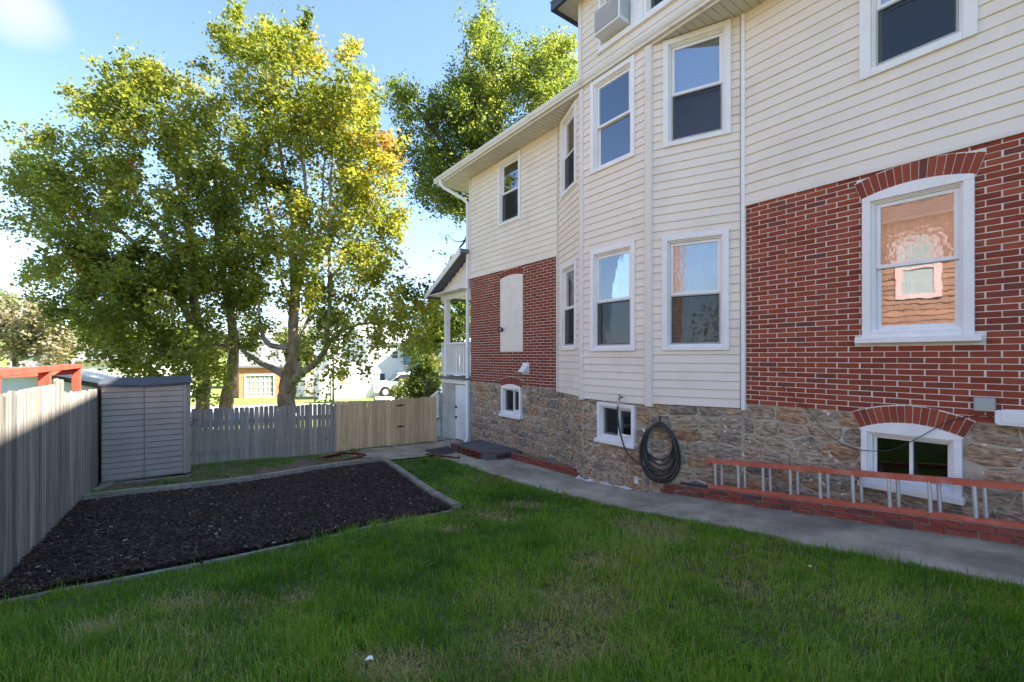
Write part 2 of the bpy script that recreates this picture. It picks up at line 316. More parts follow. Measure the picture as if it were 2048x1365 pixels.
def np_mesh(name, V, Fc, nper, mat, parent=None, tint=None, kind=None, origin=(0, 0, 0)):
    """fast mesh from arrays; every face has nper corners (or Fc is list of (array, nper))"""
    me = bpy.data.meshes.new(name); groups = Fc if isinstance(Fc, list) else [(Fc, nper)]
    V = np.asarray(V, dtype=np.float32) - np.array(origin, dtype=np.float32)
    me.vertices.add(len(V)); me.vertices.foreach_set('co', V.ravel())
    idx = np.concatenate([g[0].ravel() for g in groups]).astype(np.int32)
    tot = np.concatenate([np.full(len(g[0]), g[1]) for g in groups]).astype(np.int32)
    st = np.concatenate([[0], np.cumsum(tot)[:-1]]).astype(np.int32)
    me.loops.add(len(idx)); me.loops.foreach_set('vertex_index', idx)
    me.polygons.add(len(tot)); me.polygons.foreach_set('loop_start', st)
    try: me.polygons.foreach_set('loop_total', tot)
    except Exception: pass
    if tint is not None:
        a = me.attributes.new('tint', 'FLOAT', 'POINT'); a.data.foreach_set('value', np.asarray(tint, dtype=np.float32))
    me.update(calc_edges=True); me.validate()
    me.materials.append(MAT[mat]); o = bpy.data.objects.new(name, me); place(o, parent, origin)
    return tag(o, kind=kind)

# ------------------------------------------------------------------ terrain
def ip(x, xs, ys): return np.interp(x, xs, ys)
def z_path(y): return ip(y, [-6, .5, 4.25, 5.7, 9.86, 13], [-.95, -1.58, -2.0, -2.10, -2.19, -2.25])
def z_left(y): return ip(y, [-6, 0, 4.77, 10, 13], [-.85, -1.25, -1.60, -2.03, -2.25])
def z_far(d): return ip(d, [12, 25, 33, 46, 80, 140, 260, 600], [-2.25, -2.6, -2.85, -4.0, -4.6, -3.6, 5, 30])
def ground(x, y):
    x = np.asarray(x, dtype=float); y = np.asarray(y, dtype=float)
    t = np.clip((x + 1) / 5.65, 0, 1); a = z_left(y) * (1 - t) + z_path(y) * t
    a = a + .025 * np.sin(x * 1.7 + .5) * np.sin(y * 1.3) * np.clip((4.4 - x) / 1.0, 0, 1) * np.clip((x + 1) / .6, 0, 1)
    k = np.clip((y - 10.9) / 2.5, 0, 1); return a * (1 - k) + z_far(x * SN + y * CS) * k
def gz(x, y): return float(ground(x, y))
def sheet(name, xs, ys, mat, dz=0.0, kind='structure'):
    X, Y = np.meshgrid(xs, ys); Z = ground(X, Y) + dz
    V = np.stack([X, Y, Z], -1).reshape(-1, 3); nx = len(xs)
    i, j = np.meshgrid(np.arange(nx - 1), np.arange(len(ys) - 1)); a = (j * nx + i).ravel()
    return np_mesh(name, V, np.stack([a, a + 1, a + nx + 1, a + nx], 1), 4, mat, kind=kind)
xs = np.concatenate([np.linspace(-400, -60, 12), np.linspace(-55, -4, 28), np.linspace(-3.5, 9, 64), np.linspace(10, 60, 26), np.linspace(70, 500, 14)])
ys = np.concatenate([np.linspace(-60, -8, 10), np.linspace(-7, 13.6, 100), np.linspace(14, 60, 47), np.linspace(64, 140, 18), np.linspace(160, 900, 18)])
g_obj = sheet('ground', xs, ys, 'lawn_base')
# far side of the fences is bright verge grass: second material slot by face position
me = g_obj.data; me.materials.append(MAT['field']); 
cen = np.empty(len(me.polygons) * 3); me.polygons.foreach_get('center', cen); cen = cen.reshape(-1, 3)
mi = ((cen[:, 1] > 10.8) | ((cen[:, 0] < -1.05) & (cen[:, 1] > 9.5)) | (cen[:, 0] > 13)).astype(np.int32)
me.polygons.foreach_set('material_index', mi); me.polygons.foreach_set('use_smooth', [True] * len(me.polygons))

# ------------------------------------------------------------------ the house
class Facet:
    def __init__(s, a, b):          # a: near end, b: far end (plan points); outward normal points to -X
        s.a = Vector((*a, 0)); d = Vector((b[0] - a[0], b[1] - a[1], 0)); s.len = d.length; s.d = d.normalized()
        s.n = Vector((-s.d.y, s.d.x, 0))
    def P(s, q, z, o=0): p = s.a + s.d * q + s.n * o; return Vector((p.x, p.y, z))
    def at(s, px, py):              # where a sight line meets the facet -> (distance along, height)
        rx, ry = ray(px); # D*(rx,ry) = a + d*q
        det = rx * (-s.d.y) - ry * (-s.d.x); D = (s.a.x * (-s.d.y) + s.a.y * s.d.x) / det
        q = (Vector((rx * D, ry * D, 0)) - s.a).dot(s.d); return q, (HY - py) / F * D
    def box(s, mb, q0, q1, z0, z1, o0, o1):
        mb.hexa([s.P(q0, z0, o0), s.P(q1, z0, o0), s.P(q1, z0, o1), s.P(q0, z0, o1), s.P(q0, z1, o0), s.P(q1, z1, o0), s.P(q1, z1, o1), s.P(q0, z1, o1)])
Y0 = -6.0                                    # the wall runs on behind the camera's right edge
YC, YN, YF = 9.86, 3.006, 6.58               # far corner, near and far ends of the bay
ZB, ZS, ZE = -.605, 1.995, 4.50              # top of stone, top of brick, soffit
FW = Facet((6, 0), (6, 1)); FWn = FW
FC = Facet((6, YN), (5.52, 4.117)); FB = Facet((5.52, 4.117), (5.52, 5.468)); FA = Facet((5.52, 5.468), (6, YF))
house = empty('house', (6.4, 3.5, -2.0), 'large house of cream siding over red brick and rubble stone with a two storey bay', 'house')

def win_rect(fc, xl, xr, tl, bl, tr=None, br=None):
    qa, zt = fc.at(xl, tl); _, zb = fc.at(xl, bl); qb, _ = fc.at(xr, 0)
    if tr is not None:
        zt = (zt + fc.at(xr, tr)[1]) / 2; zb = (zb + fc.at(xr, br)[1]) / 2
    return [min(qa, qb), max(qa, qb), zb, zt]
R = {
 'C_up': win_rect(FC, 1327, 1462.5, 85, 296, 42, 271), 'B_up': win_rect(FB, 1183, 1271.5, 168, 351, 111, 313),
 'A_up': win_rect(FA, 1124.6, 1155, 242, 400, 203, 365), 'W_up': win_rect(FW, 998, 1042.7, 327, 455, 300, 438),
 'C_lo': win_rect(FC, 1324.6, 1458.6, 475, 701.4, 457, 701), 'B_lo': win_rect(FB, 1183, 1272, 503.6, 702.6, 481, 702.6),
 'A_lo': win_rect(FA, 1124.6, 1155, 533, 700.7, 518.7, 700.7),
 'main': win_rect(FW, 1726, 1950, 388, 678, 334, 668),
 'W_top': win_rect(FW, 1721, 1957, -150, 163, -360, 72),
 'base_far': win_rect(FW, 1004.3, 1043.5, 768, 826, 770, 834), 'base_mid': win_rect(FB, 1197, 1271, 803, 874, 812, 890),
 'base_near': win_rect(FW, 1724, 1925, 838, 962, 858, 992), 'panel': win_rect(FW, 1001, 1046, 553, 702, 547, 705)}
for k_, v_ in R.items(): print('RECT', k_, [round(a, 3) for a in v_], 'w %.2f h %.2f' % (v_[1] - v_[0], v_[3] - v_[2]))
R['W_top'][3] = 4.47
OPEN = {'W': ['W_up', 'main', 'W_top', 'base_far', 'base_near'], 'A': ['A_up', 'A_lo'], 'B': ['B_up', 'B_lo', 'base_mid'], 'C': ['C_up', 'C_lo']}
def holes(key, inset=.045): return [(R[k][0] + inset, R[k][1] - inset, R[k][2] + inset, R[k][3] - inset) for k in OPEN[key]]

def wall_with_holes(mb, fc, q0, q1, z0, z1, hs, o0, o1):
    qs = sorted({q0, q1} | {min(max(h[i], q0), q1) for h in hs for i in (0, 1)}); zs = sorted({z0, z1} | {min(max(h[i], z0), z1) for h in hs for i in (2, 3)})
    for a, b in zip(qs, qs[1:]):
        run = None
        for c, d in zip(zs, zs[1:]):
            solid = not any(h[0] < (a + b) / 2 < h[1] and h[2] < (c + d) / 2 < h[3] for h in hs)
            if solid: run = (run[0], d) if run else (c, d)
            if (not solid or d == zs[-1]) and run: fc.box(mb, a, b, run[0], run[1], o0, o1); run = None
# inner wall cores: upper timber wall behind the siding, mortar bed behind the bricks, rubble core behind the stones
core = MB(); wall_with_holes(core, FW, Y0, YC - .02, ZS, ZE + .05, holes('W'), -.20, -.006)
core.build('upper_wall', 'siding', house)
for nm, fc, key in (('bay_wall', FC, 'C'), ('bay_wall', FB, 'B'), ('bay_wall', FA, 'A')):
    mb = MB(); wall_with_holes(mb, fc, -.02, fc.len + .02, ZB - .06, ZE + .02, holes(key), -.16, -.006)
    mb.build(nm, 'siding', house)
mortar_near = MB(); wall_with_holes(mortar_near, FW, Y0, YN - .03, ZB, ZS, holes('W'), -.22, -.0045)
brick_near = mortar_near.build('brick_wall', 'mortar', house)
mortar_far = MB(); wall_with_holes(mortar_far, FW, YF + .03, YC, ZB, ZS, holes('W'), -.22, -.0045)
brick_far = mortar_far.build('brick_wall', 'mortar', house)

# ---- siding courses, one board each
def segs_minus(q0, q1, z0, z1, hs):
    cuts = sorted({q0, q1} | {min(max(h[i], q0), q1) for h in hs for i in (0, 1)})
    out = []
    for a, b in zip(cuts, cuts[1:]):
        if b - a < .004: continue
        zz = [(z0, z1)]
        for h in hs:
            if h[0] < (a + b) / 2 < h[1]:
                nz_ = []
                for c, d in zz:
                    if h[3] <= c or h[2] >= d: nz_.append((c, d)); continue
                    if h[2] > c: nz_.append((c, h[2]))
                    if h[3] < d: nz_.append((h[3], d))
                zz = nz_
        out += [(a, b, c, d) for c, d in zz if d - c > .006]
    return out
def merged(ss):
    out = []
    for a, b, c, d in ss:
        if out and abs(out[-1][1] - a) < 1e-6 and abs(out[-1][2] - c) < 1e-6 and abs(out[-1][3] - d) < 1e-6: out[-1] = (out[-1][0], b, c, d)
        else: out.append((a, b, c, d))
    return [s_ for s_ in out if s_[1] - s_[0] > .012 and s_[3] - s_[2] > .012]
def siding(fc, q0, q1, z0, z1, hs, step=.1165, parent=house, base_o=0.0):
    n_ = max(1, round((z1 - z0) / step)); st = (z1 - z0) / n_
    for k in range(n_):
        za, zb = z0 + k * st + rng.normal(0, .0008), z0 + (k + 1) * st + .002
        for a, b, c, d in merged(segs_minus(q0, q1, za, zb, hs)):
            mb = MB(); ja = rng.normal(0, .0012); jb = rng.normal(0, .0012)
            def off(z): t = (z - za) / st; return base_o + (lerp(.022, .006, t))
            oc, od = off(c), off(d)
            # face with a slight belly, underside lip, hidden back
            prof = [(c, base_o - .004), (c, oc - .003), (c + .004 if c + .004 < d else c, oc), (lerp(c, d, .5), lerp(oc, od, .5) + .0012), (d, od), (d, base_o - .004)]
            b0 = len(mb.v)
            for qq, j in ((a, ja), (b, jb)):
                for z, o in prof: mb.v.append(tuple(fc.P(qq, z, o + j)))
            m_ = len(prof)
            for i in range(m_):
                j2 = (i + 1) % m_; mb.f.append((b0 + i, b0 + j2, b0 + m_ + j2, b0 + m_ + i))
            mb.f.append(tuple(range(b0, b0 + m_))); mb.f.append(tuple(range(b0 + m_, b0 + 2 * m_)))
            cz_ = fc.P((a + b) / 2, (c + d) / 2); D_ = max(.5, fwd(cz_.x, cz_.y)); xx_ = (cz_.x * CS - cz_.y * SN) / D_ * F + 1024; yy_ = HY - cz_.z / D_ * F
            seen = fwd(cz_.x, cz_.y) > 1 and yy_ > -60 and xx_ < 2600
            SIDE.append(((b - a) * (d - c) / D_ ** 2 * (1 if seen else .01), mb, parent))
SIDE = []
def with_casing(key): return holes(key, .02)
# right of the bay, left of the bay, the three bay faces
siding(FW, Y0, YN - .035, ZS + .01, ZE, with_casing('W'), .1235)
siding(FW, YF + .03, YC - .03, ZS + .01, ZE, with_casing('W'), .117)
siding(FC, .03, FC.len - .04, ZB - .065, ZE, with_casing('C'))
siding(FB, .05, FB.len - .05, ZB - .085, ZE, [h for h in with_casing('B') if h[2] > -.7])
siding(FA, .045, FA.len - .03, ZB - .065, ZE, with_casing('A'))
# corner posts and end channels
def post(x, y, w, z0, z1, nrm, d=.045):
    mb = MB(); n_ = Vector((*nrm, 0)).normalized(); t_ = Vector((-n_.y, n_.x, 0)); p = Vector((x, y, 0))
    prof = [(-w / 2, -.06), (-w / 2, .016), (-w / 2 + .018, d - .008), (0, d), (w / 2 - .018, d - .008), (w / 2, .016), (w / 2, -.06)]
    b = len(mb.v)
    for z in (z0, z1):
        for a, o in prof: q = p + t_ * a + n_ * o; mb.v.append((q.x, q.y, z))
    m_ = len(prof)
    for i in range(m_): j = (i + 1) % m_; mb.f.append((i, j, m_ + j, m_ + i))
    mb.f += [tuple(range(m_)), tuple(range(m_, 2 * m_))]
    mb.build('corner_post', 'vinyl_trim', house)
nC = FC.n; nA = FA.n; nB = FB.n
post(5.52, 4.117, .125, ZB - .105, ZE, (nC + nB).xy)
post(5.52, 5.468, .115, ZB - .105, ZE, (nA + nB).xy)
for fc, a, b, z0, z1, mt in ((FW, YN - .045, YN + .004, ZB - .09, ZE, 'trim'), (FW, YF - .004, YF + .034, ZB - .08, ZE, 'vinyl_trim'), (FW, YC - .035, YC + .03, ZS - .01, ZE, 'vinyl_trim')):
    mb = MB(); fc.box(mb, a, b, z0, z1, -.05, .033); mb.build('corner_trim', mt, house, bevel=.004)
mb = MB(); FW.box(mb, Y0, YN - .045, ZS - .022, ZS + .012, -.006, .024); mb.build('starter_strip', 'vinyl_trim', house)
mb = MB(); FW.box(mb, YF + .034, YC, ZS - .022, ZS + .012, -.006, .024); mb.build('starter_strip', 'vinyl_trim', house)

# ---- bricks
BL, BP = .2127, .0604
def brick_variant(seed):
    r = random.Random(seed); j = lambda a: r.uniform(-a, a)
    L, H, D, c = .5, .5, 1.0, .0
    # local x along wall (-.5...5), z up (-.5...5), y depth (0 back ... 1 front); softly broken corners
    v = []; f = []
    back = [(-.5, -.5), (.5, -.5), (.5, .5), (-.5, .5)]
    for x, z in back: v.append((x, 0, z))
    ring = []
    for (sx_, sz_) in ((-1, -1), (1, -1), (1, 1), (-1, 1)):
        cx = .022 + r.random() * .02; cz = .07 + r.random() * .07
        pa = (sx_ * .5, sz_ * (.5 - cz)); pb = (sx_ * (.5 - cx), sz_ * .5)
        ring += [pa, pb] if sx_ * sz_ > 0 else [pb, pa]
    ring = [(x, z + j(.03)) for x, z in ring]
    for x, z in ring: v.append((x, .72, z))
    for x, z in ring: v.append((x * .985, 1.0 + j(.1), z * .93))
    m_ = 8
    order = [0, 0, 1, 1, 2, 2, 3, 3]
    for i in range(8):
        k = (i + 1) % 8
        if order[i] == order[k]: f.append((order[i], 4 + k, 4 + i))
        else: f.append((order[i], order[k], 4 + k, 4 + i))
        f.append((4 + i, 4 + k, 12 + k, 12 + i))
    f.append(tuple(range(12, 20)))
    return v, f
VARS = [brick_variant(i) for i in range(10)]
def brick_meshes(mat, nm='brick'):
    out = []
    for v, f in VARS:
        me = bpy.data.meshes.new(nm); me.from_pydata(v, [], f); me.materials.append(MAT[mat])
        bm = bmesh.new(); bm.from_mesh(me); bmesh.ops.recalc_face_normals(bm, faces=bm.faces); bm.to_mesh(me); bm.free(); out.append(me)
    return out
def arch_poly(r, rise, h, spread):
    """outer/inner circle of a segmental arch over opening r"""
    w = (r[1] - r[0]) / 2; cq = (r[0] + r[1]) / 2; Rr = (w * w + rise * rise) / (2 * rise); zc = r[3] + (-Rr)   # crown at r[3]
    return cq, zc, Rr, w, h
ARCH = {'main': arch_poly(R['main'], .070, .198, 0), 'base_near': arch_poly(R['base_near'], .085, .175, 0),
        'base_far': arch_poly(R['base_far'], .06, .16, 0), 'panel': arch_poly(R['panel'], .05, .135, 0)}
def arch_span(a, z0, z1):
    cq, zc, Rr, w, h = a; th = math.asin(min(1, (w + .01) / Rr)); Ro = Rr + h + .012
    zm = (z0 + z1) / 2
    zlo = zc + Rr * math.cos(th); ztop = zc + Ro
    if zm > ztop or zm < zlo - .01: return None
    # radial side line and outer circle
    half_side = (zm - zc) * math.tan(th)
    k = Ro * Ro - (z1 + .008 - zc) ** 2; half_circ = math.sqrt(k) if k > 0 else 0
    hw = min(half_side, half_circ) if zm > zc + Ro * math.cos(th) else half_side
    hw -= .018
    return (cq - hw, cq + hw) if hw > .02 else None
bricks = []   # (q, z, length, region)
for reg, (q0, q1), arches in (('near', (Y0, YN - .05), ('main', 'base_near')), ('far', (YF + .04, YC - .01), ('base_far', 'panel'))):
    nrow = int((ZS - ZB) / BP)
    for k in range(nrow + 1):
        z = ZB + .03 + k * BP
        if z - .03 > ZS - .01: continue
        ex = []
        for hk in (['main', 'base_near'] if reg == 'near' else ['base_far', 'panel']):
            r_ = R[hk]; top = ARCH[hk][1] + math.sqrt(max(0, ARCH[hk][2] ** 2 - ARCH[hk][3] ** 2)) + .0
            if r_[2] - .03 < z < top + .01: ex.append((r_[0] + .012, r_[1] - .012))
            s_ = arch_span(ARCH[hk], z - .02, z + .02)
            if s_: ex.append(s_)
        if reg == 'near' and abs(z - (R['main'][2] - .03)) < .05: ex.append((R['main'][0] - .075, R['main'][1] + .075))
        x = q1 + (BL / 2 if k % 2 else 0) + .13
        x = q1 + (0 if k % 2 == 0 else BL / 2) + .05
        while x > q0:
            a, b = x - BL + .0058, x - .0058; x -= BL
            a += rng.normal(0, .0015); b += rng.normal(0, .0015)
            pieces = [(max(a, q0), min(b, q1))]
            for e0, e1 in ex:
                np_ = []
                for c, d in pieces:
                    if d <= e0 or c >= e1: np_.append((c, d))
                    else:
                        if c < e0: np_.append((c, e0))
                        if d > e1: np_.append((e1, d))
                pieces = np_
            for c, d in pieces:
                if d - c > .018: bricks.append((reg, (c + d) / 2, z, d - c))
def score(b):
    reg, q, z, L = b; D = 6 * SN + q * CS; X = (6 * CS - q * SN) / D * F + 1024; yv = HY - z / D * F
    return (L / D) if (0 < X < 2060 and D > 1) else -1
bricks.sort(key=score, reverse=True)
near_b = [b for b in bricks if b[0] == 'near']; far_b = [b for b in bricks if b[0] == 'far']
bm_near = brick_meshes('brick'); bm_far = brick_meshes('brick_dark')
def put_bricks(lst, n_single, parent, meshes, mat):
    for i, (reg, q, z, L) in enumerate(lst[:n_single]):
        me = meshes[int(rng.integers(10))]; o = bpy.data.objects.new('brick', me)
        place(o, parent, (6.0, q, z)); o.scale = (L, .0055, .0520 + rng.normal(0, .0008)); o.rotation_euler = (rng.normal(0, .01), rng.normal(0, .004), math.pi / 2)
        # local x -> +Y, local y (front) -> -X
        o.location.x += .0045 + rng.normal(0, .0008)
    V = []; G4 = []; tint = []; nb = 0; F3 = []; F8 = []
    for (reg, q, z, L) in lst[n_single:]:
        v, f = VARS[int(rng.integers(10))]
        a = np.array(v); x = 6.0045 - a[:, 1] * .0055 + rng.normal(0, .0008); y = q + a[:, 0] * L; zz = z + a[:, 2] * .0520
        V.append(np.stack([x, y, zz], 1)); tint += [rng.random()] * len(v)
        for ff in f:
            (F3 if len(ff) == 3 else G4 if len(ff) == 4 else F8).append([nb + i for i in ff])
        nb += len(v)
    if V: np_mesh('brickwork', np.concatenate(V), [(np.array(F3), 3), (np.array(G4), 4), (np.array(F8), 8)], 0, mat, parent, tint, 'stuff', origin=(6, lst[-1][1], 0))
put_bricks(near_b, 296, brick_near, bm_near, 'brick')
put_bricks(far_b, 0, brick_far, bm_far, 'brick_dark')
print('BRICKS', len(near_b), len(far_b))
# arch bricks
def arch(key, n_, parent, mat, proud=.0125):
    cq, zc, Rr, w, h = ARCH[key]; th = math.asin(min(.999, (w + .012) / Rr)); r0, r1 = Rr + .004, Rr + h
    for i in range(n_):
        a0 = -th + 2 * th * i / n_ + .05 * 2 * th / n_; a1 = -th + 2 * th * (i + 1) / n_ - .05 * 2 * th / n_
        pts = []
        r1j = r1 + rng.normal(0, .003)
        for a, r_ in ((a0, r0), (a1, r0), (a1, r1j), (a0, r1j)): pts.append(FW.P(cq + r_ * math.sin(a), zc + r_ * math.cos(a), -.004))
        mb = MB(); mb.prism(pts, FW.n * (.004 + proud + rng.normal(0, .001))); mb.build('brick', mat, parent, bevel=.003)
    # white bed below the arch bricks
    mb = MB(); P_ = []
    for i in range(17):
        a = -th + 2 * th * i / 16; P_.append((FW.P(cq + (Rr - .02) * math.sin(a), zc + (Rr - .02) * math.cos(a), -.004), FW.P(cq + (r1 + .008) * math.sin(a), zc + (r1 + .008) * math.cos(a), -.004)))
    for (a, b), (c, d) in zip(P_, P_[1:]): mb.prism([a, c, d, b], FW.n * .0095)
    mb.build('arch_mortar', 'mortar', parent)
arch('main', 15, brick_near, 'brick'); arch('base_near', 15, brick_near, 'brick'); arch('base_far', 9, brick_far, 'brick_dark'); arch('panel', 9, brick_far, 'brick_dark')

# ---- rubble stone foundation
def clip(poly, a, b, c):     # keep a*x+b*y<=c
    out = []
    for i in range(len(poly)):
        p, q = poly[i], poly[(i + 1) % len(poly)]; dp = a * p[0] + b * p[1] - c; dq = a * q[0] + b * q[1] - c
        if dp <= 0: out.append(p)
        if (dp < 0 < dq) or (dq < 0 < dp):
            t = dp / (dp - dq); out.append((p[0] + (q[0] - p[0]) * t, p[1] + (q[1] - p[1]) * t))
    return out
foundation = empty('rubble_foundation', (6, 3, -2))
mb = MB()
def stone_core(fc, q0, q1, key, zt): wall_with_holes(mb, fc, q0, q1, -2.9, zt, holes(key), -.24, -.020)
FO = .03
foundation_parts = [(FW, Y0, YN, 'W', ZB - .004, 1.0), (FC, 0, FC.len, 'C', ZB - .055, 1.0), (FB, 0, FB.len, 'B', ZB - .07, .8), (FA, 0, FA.len, 'A', ZB - .055, .65), (FW, YF, YC, 'W', ZB - .004, .65)]
for fc, q0, q1, key, zt, k in foundation_parts: stone_core(fc, q0 - (.03 if key != 'W' else 0), q1 + (.03 if key != 'W' else 0), key, zt)
bpy.data.objects.remove(foundation)
foundation = mb.build('stone_foundation', 'stone_mortar', house)
nst = 0; SR_ = MB(); SR_.tint = []
for fc, q0, q1, key, zt, big in foundation_parts:
    zb = gz(5.8, (fc.P(q0, 0).y + fc.P(q1, 0).y) / 2) - .15 if key != 'W' else (-2.05 if q0 < 2 else -2.3)
    seeds = []; z = zb; row = 0
    while z < zt:
        hh = rng.uniform(.13, .22) * (.75 + .3 * big)
        if z + hh > zt - .06: hh = zt - z
        q = q0 + rng.uniform(-.1, .1)
        while q < q1 + .05:
            ww = rng.uniform(.18, .44) * (.55 + .5 * big); seeds.append((q + ww / 2, z + hh / 2 + rng.normal(0, hh * .16), rng.random())); q += ww
        z += hh; row += 1
    hs = holes(key, -.004); A = 1.75
    for i, (sq, sz_, tn) in enumerate(seeds):
        if any(h[0] - .02 < sq < h[1] + .02 and h[2] - .02 < sz_ < h[3] + .02 for h in hs): continue
        poly = [(q0 + .004, zb), (q1 - .004, zb), (q1 - .004, zt), (q0 + .004, zt)]
        for j, (tq, tz, _) in enumerate(seeds):
            if i == j or abs(tq - sq) > .8 or abs(tz - sz_) > .5: continue
            dq, dz_ = tq - sq, (tz - sz_) * A * A; c = (tq * tq - sq * sq) / 2 + A * A * (tz * tz - sz_ * sz_) / 2
            poly = clip(poly, dq, dz_, c)
            if len(poly) < 3: break
        for h in hs:
            if len(poly) < 3: break
            dd = [(h[0] - sq, 0), (sq - h[1], 1), (h[2] - sz_, 2), (sz_ - h[3], 3)]; k = max(dd)[1]
            if not (min(p[0] for p in poly) < h[1] and max(p[0] for p in poly) > h[0] and min(p[1] for p in poly) < h[3] and max(p[1] for p in poly) > h[2]): continue
            poly = clip(poly, *[(1, 0, h[0]), (-1, 0, -h[1]), (0, 1, h[2]), (0, -1, -h[3])][k])
        # keep clear of arch
        if len(poly) < 3: continue
        # drop slivers, soften corners, shrink for the joint
        cq = sum(p[0] for p in poly) / len(poly); cz = sum(p[1] for p in poly) / len(poly)
        w_ = max(p[0] for p in poly) - min(p[0] for p in poly); h_ = max(p[1] for p in poly) - min(p[1] for p in poly)
        if w_ < .05 or h_ < .04: continue
        soft = []
        for p, q in zip(poly, poly[1:] + poly[:1]):
            for t in (.12, .5, .88): soft.append((lerp(p[0], q[0], t) + rng.normal(0, .0045), lerp(p[1], q[1], t) + rng.normal(0, .0045)))
        gap = rng.uniform(.005, .011)
        def shrink(pts, g):
            return [(cq + (x - cq) * max(.3, 1 - 2 * g / w_), cz + (y - cz) * max(.3, 1 - 2 * g / h_)) for x, y in pts]
        prd = rng.uniform(.008, .032)
        r0 = shrink(soft, gap); r1 = shrink(soft, gap + .010); r2 = shrink(soft, gap + .035 + .02 * rng.random())
        mb = MB(); n_ = len(soft)
        for ring, o in ((r0, -.03), (r1, prd * .7 - .014), (r2, prd - .014)):
            for x, y in ring: mb.v.append(tuple(fc.P(x, y, o + rng.normal(0, .0028) - .006)))
        mb.v.append(tuple(fc.P(cq, cz, prd - .012 + rng.normal(0, .004))))
        for a, b in ((0, n_), (n_, 2 * n_)):
            for t in range(n_): u = (t + 1) % n_; mb.f.append((a + t, a + u, b + u, b + t))
        for t in range(n_): mb.f.append((2 * n_ + t, 2 * n_ + (t + 1) % n_, 3 * n_))
        if fc is FW and q0 < 0 and sq < -.25:
            b = len(SR_.v); SR_.v += mb.v; SR_.f += [tuple(b + i for i in f) for f in mb.f]; SR_.tint += [rng.random()] * len(mb.v)
        else: mb.build('stone', 'stone', foundation); nst += 1
SR_.build('rubble', 'stone', foundation, kind='stuff'); print('STONES', nst)

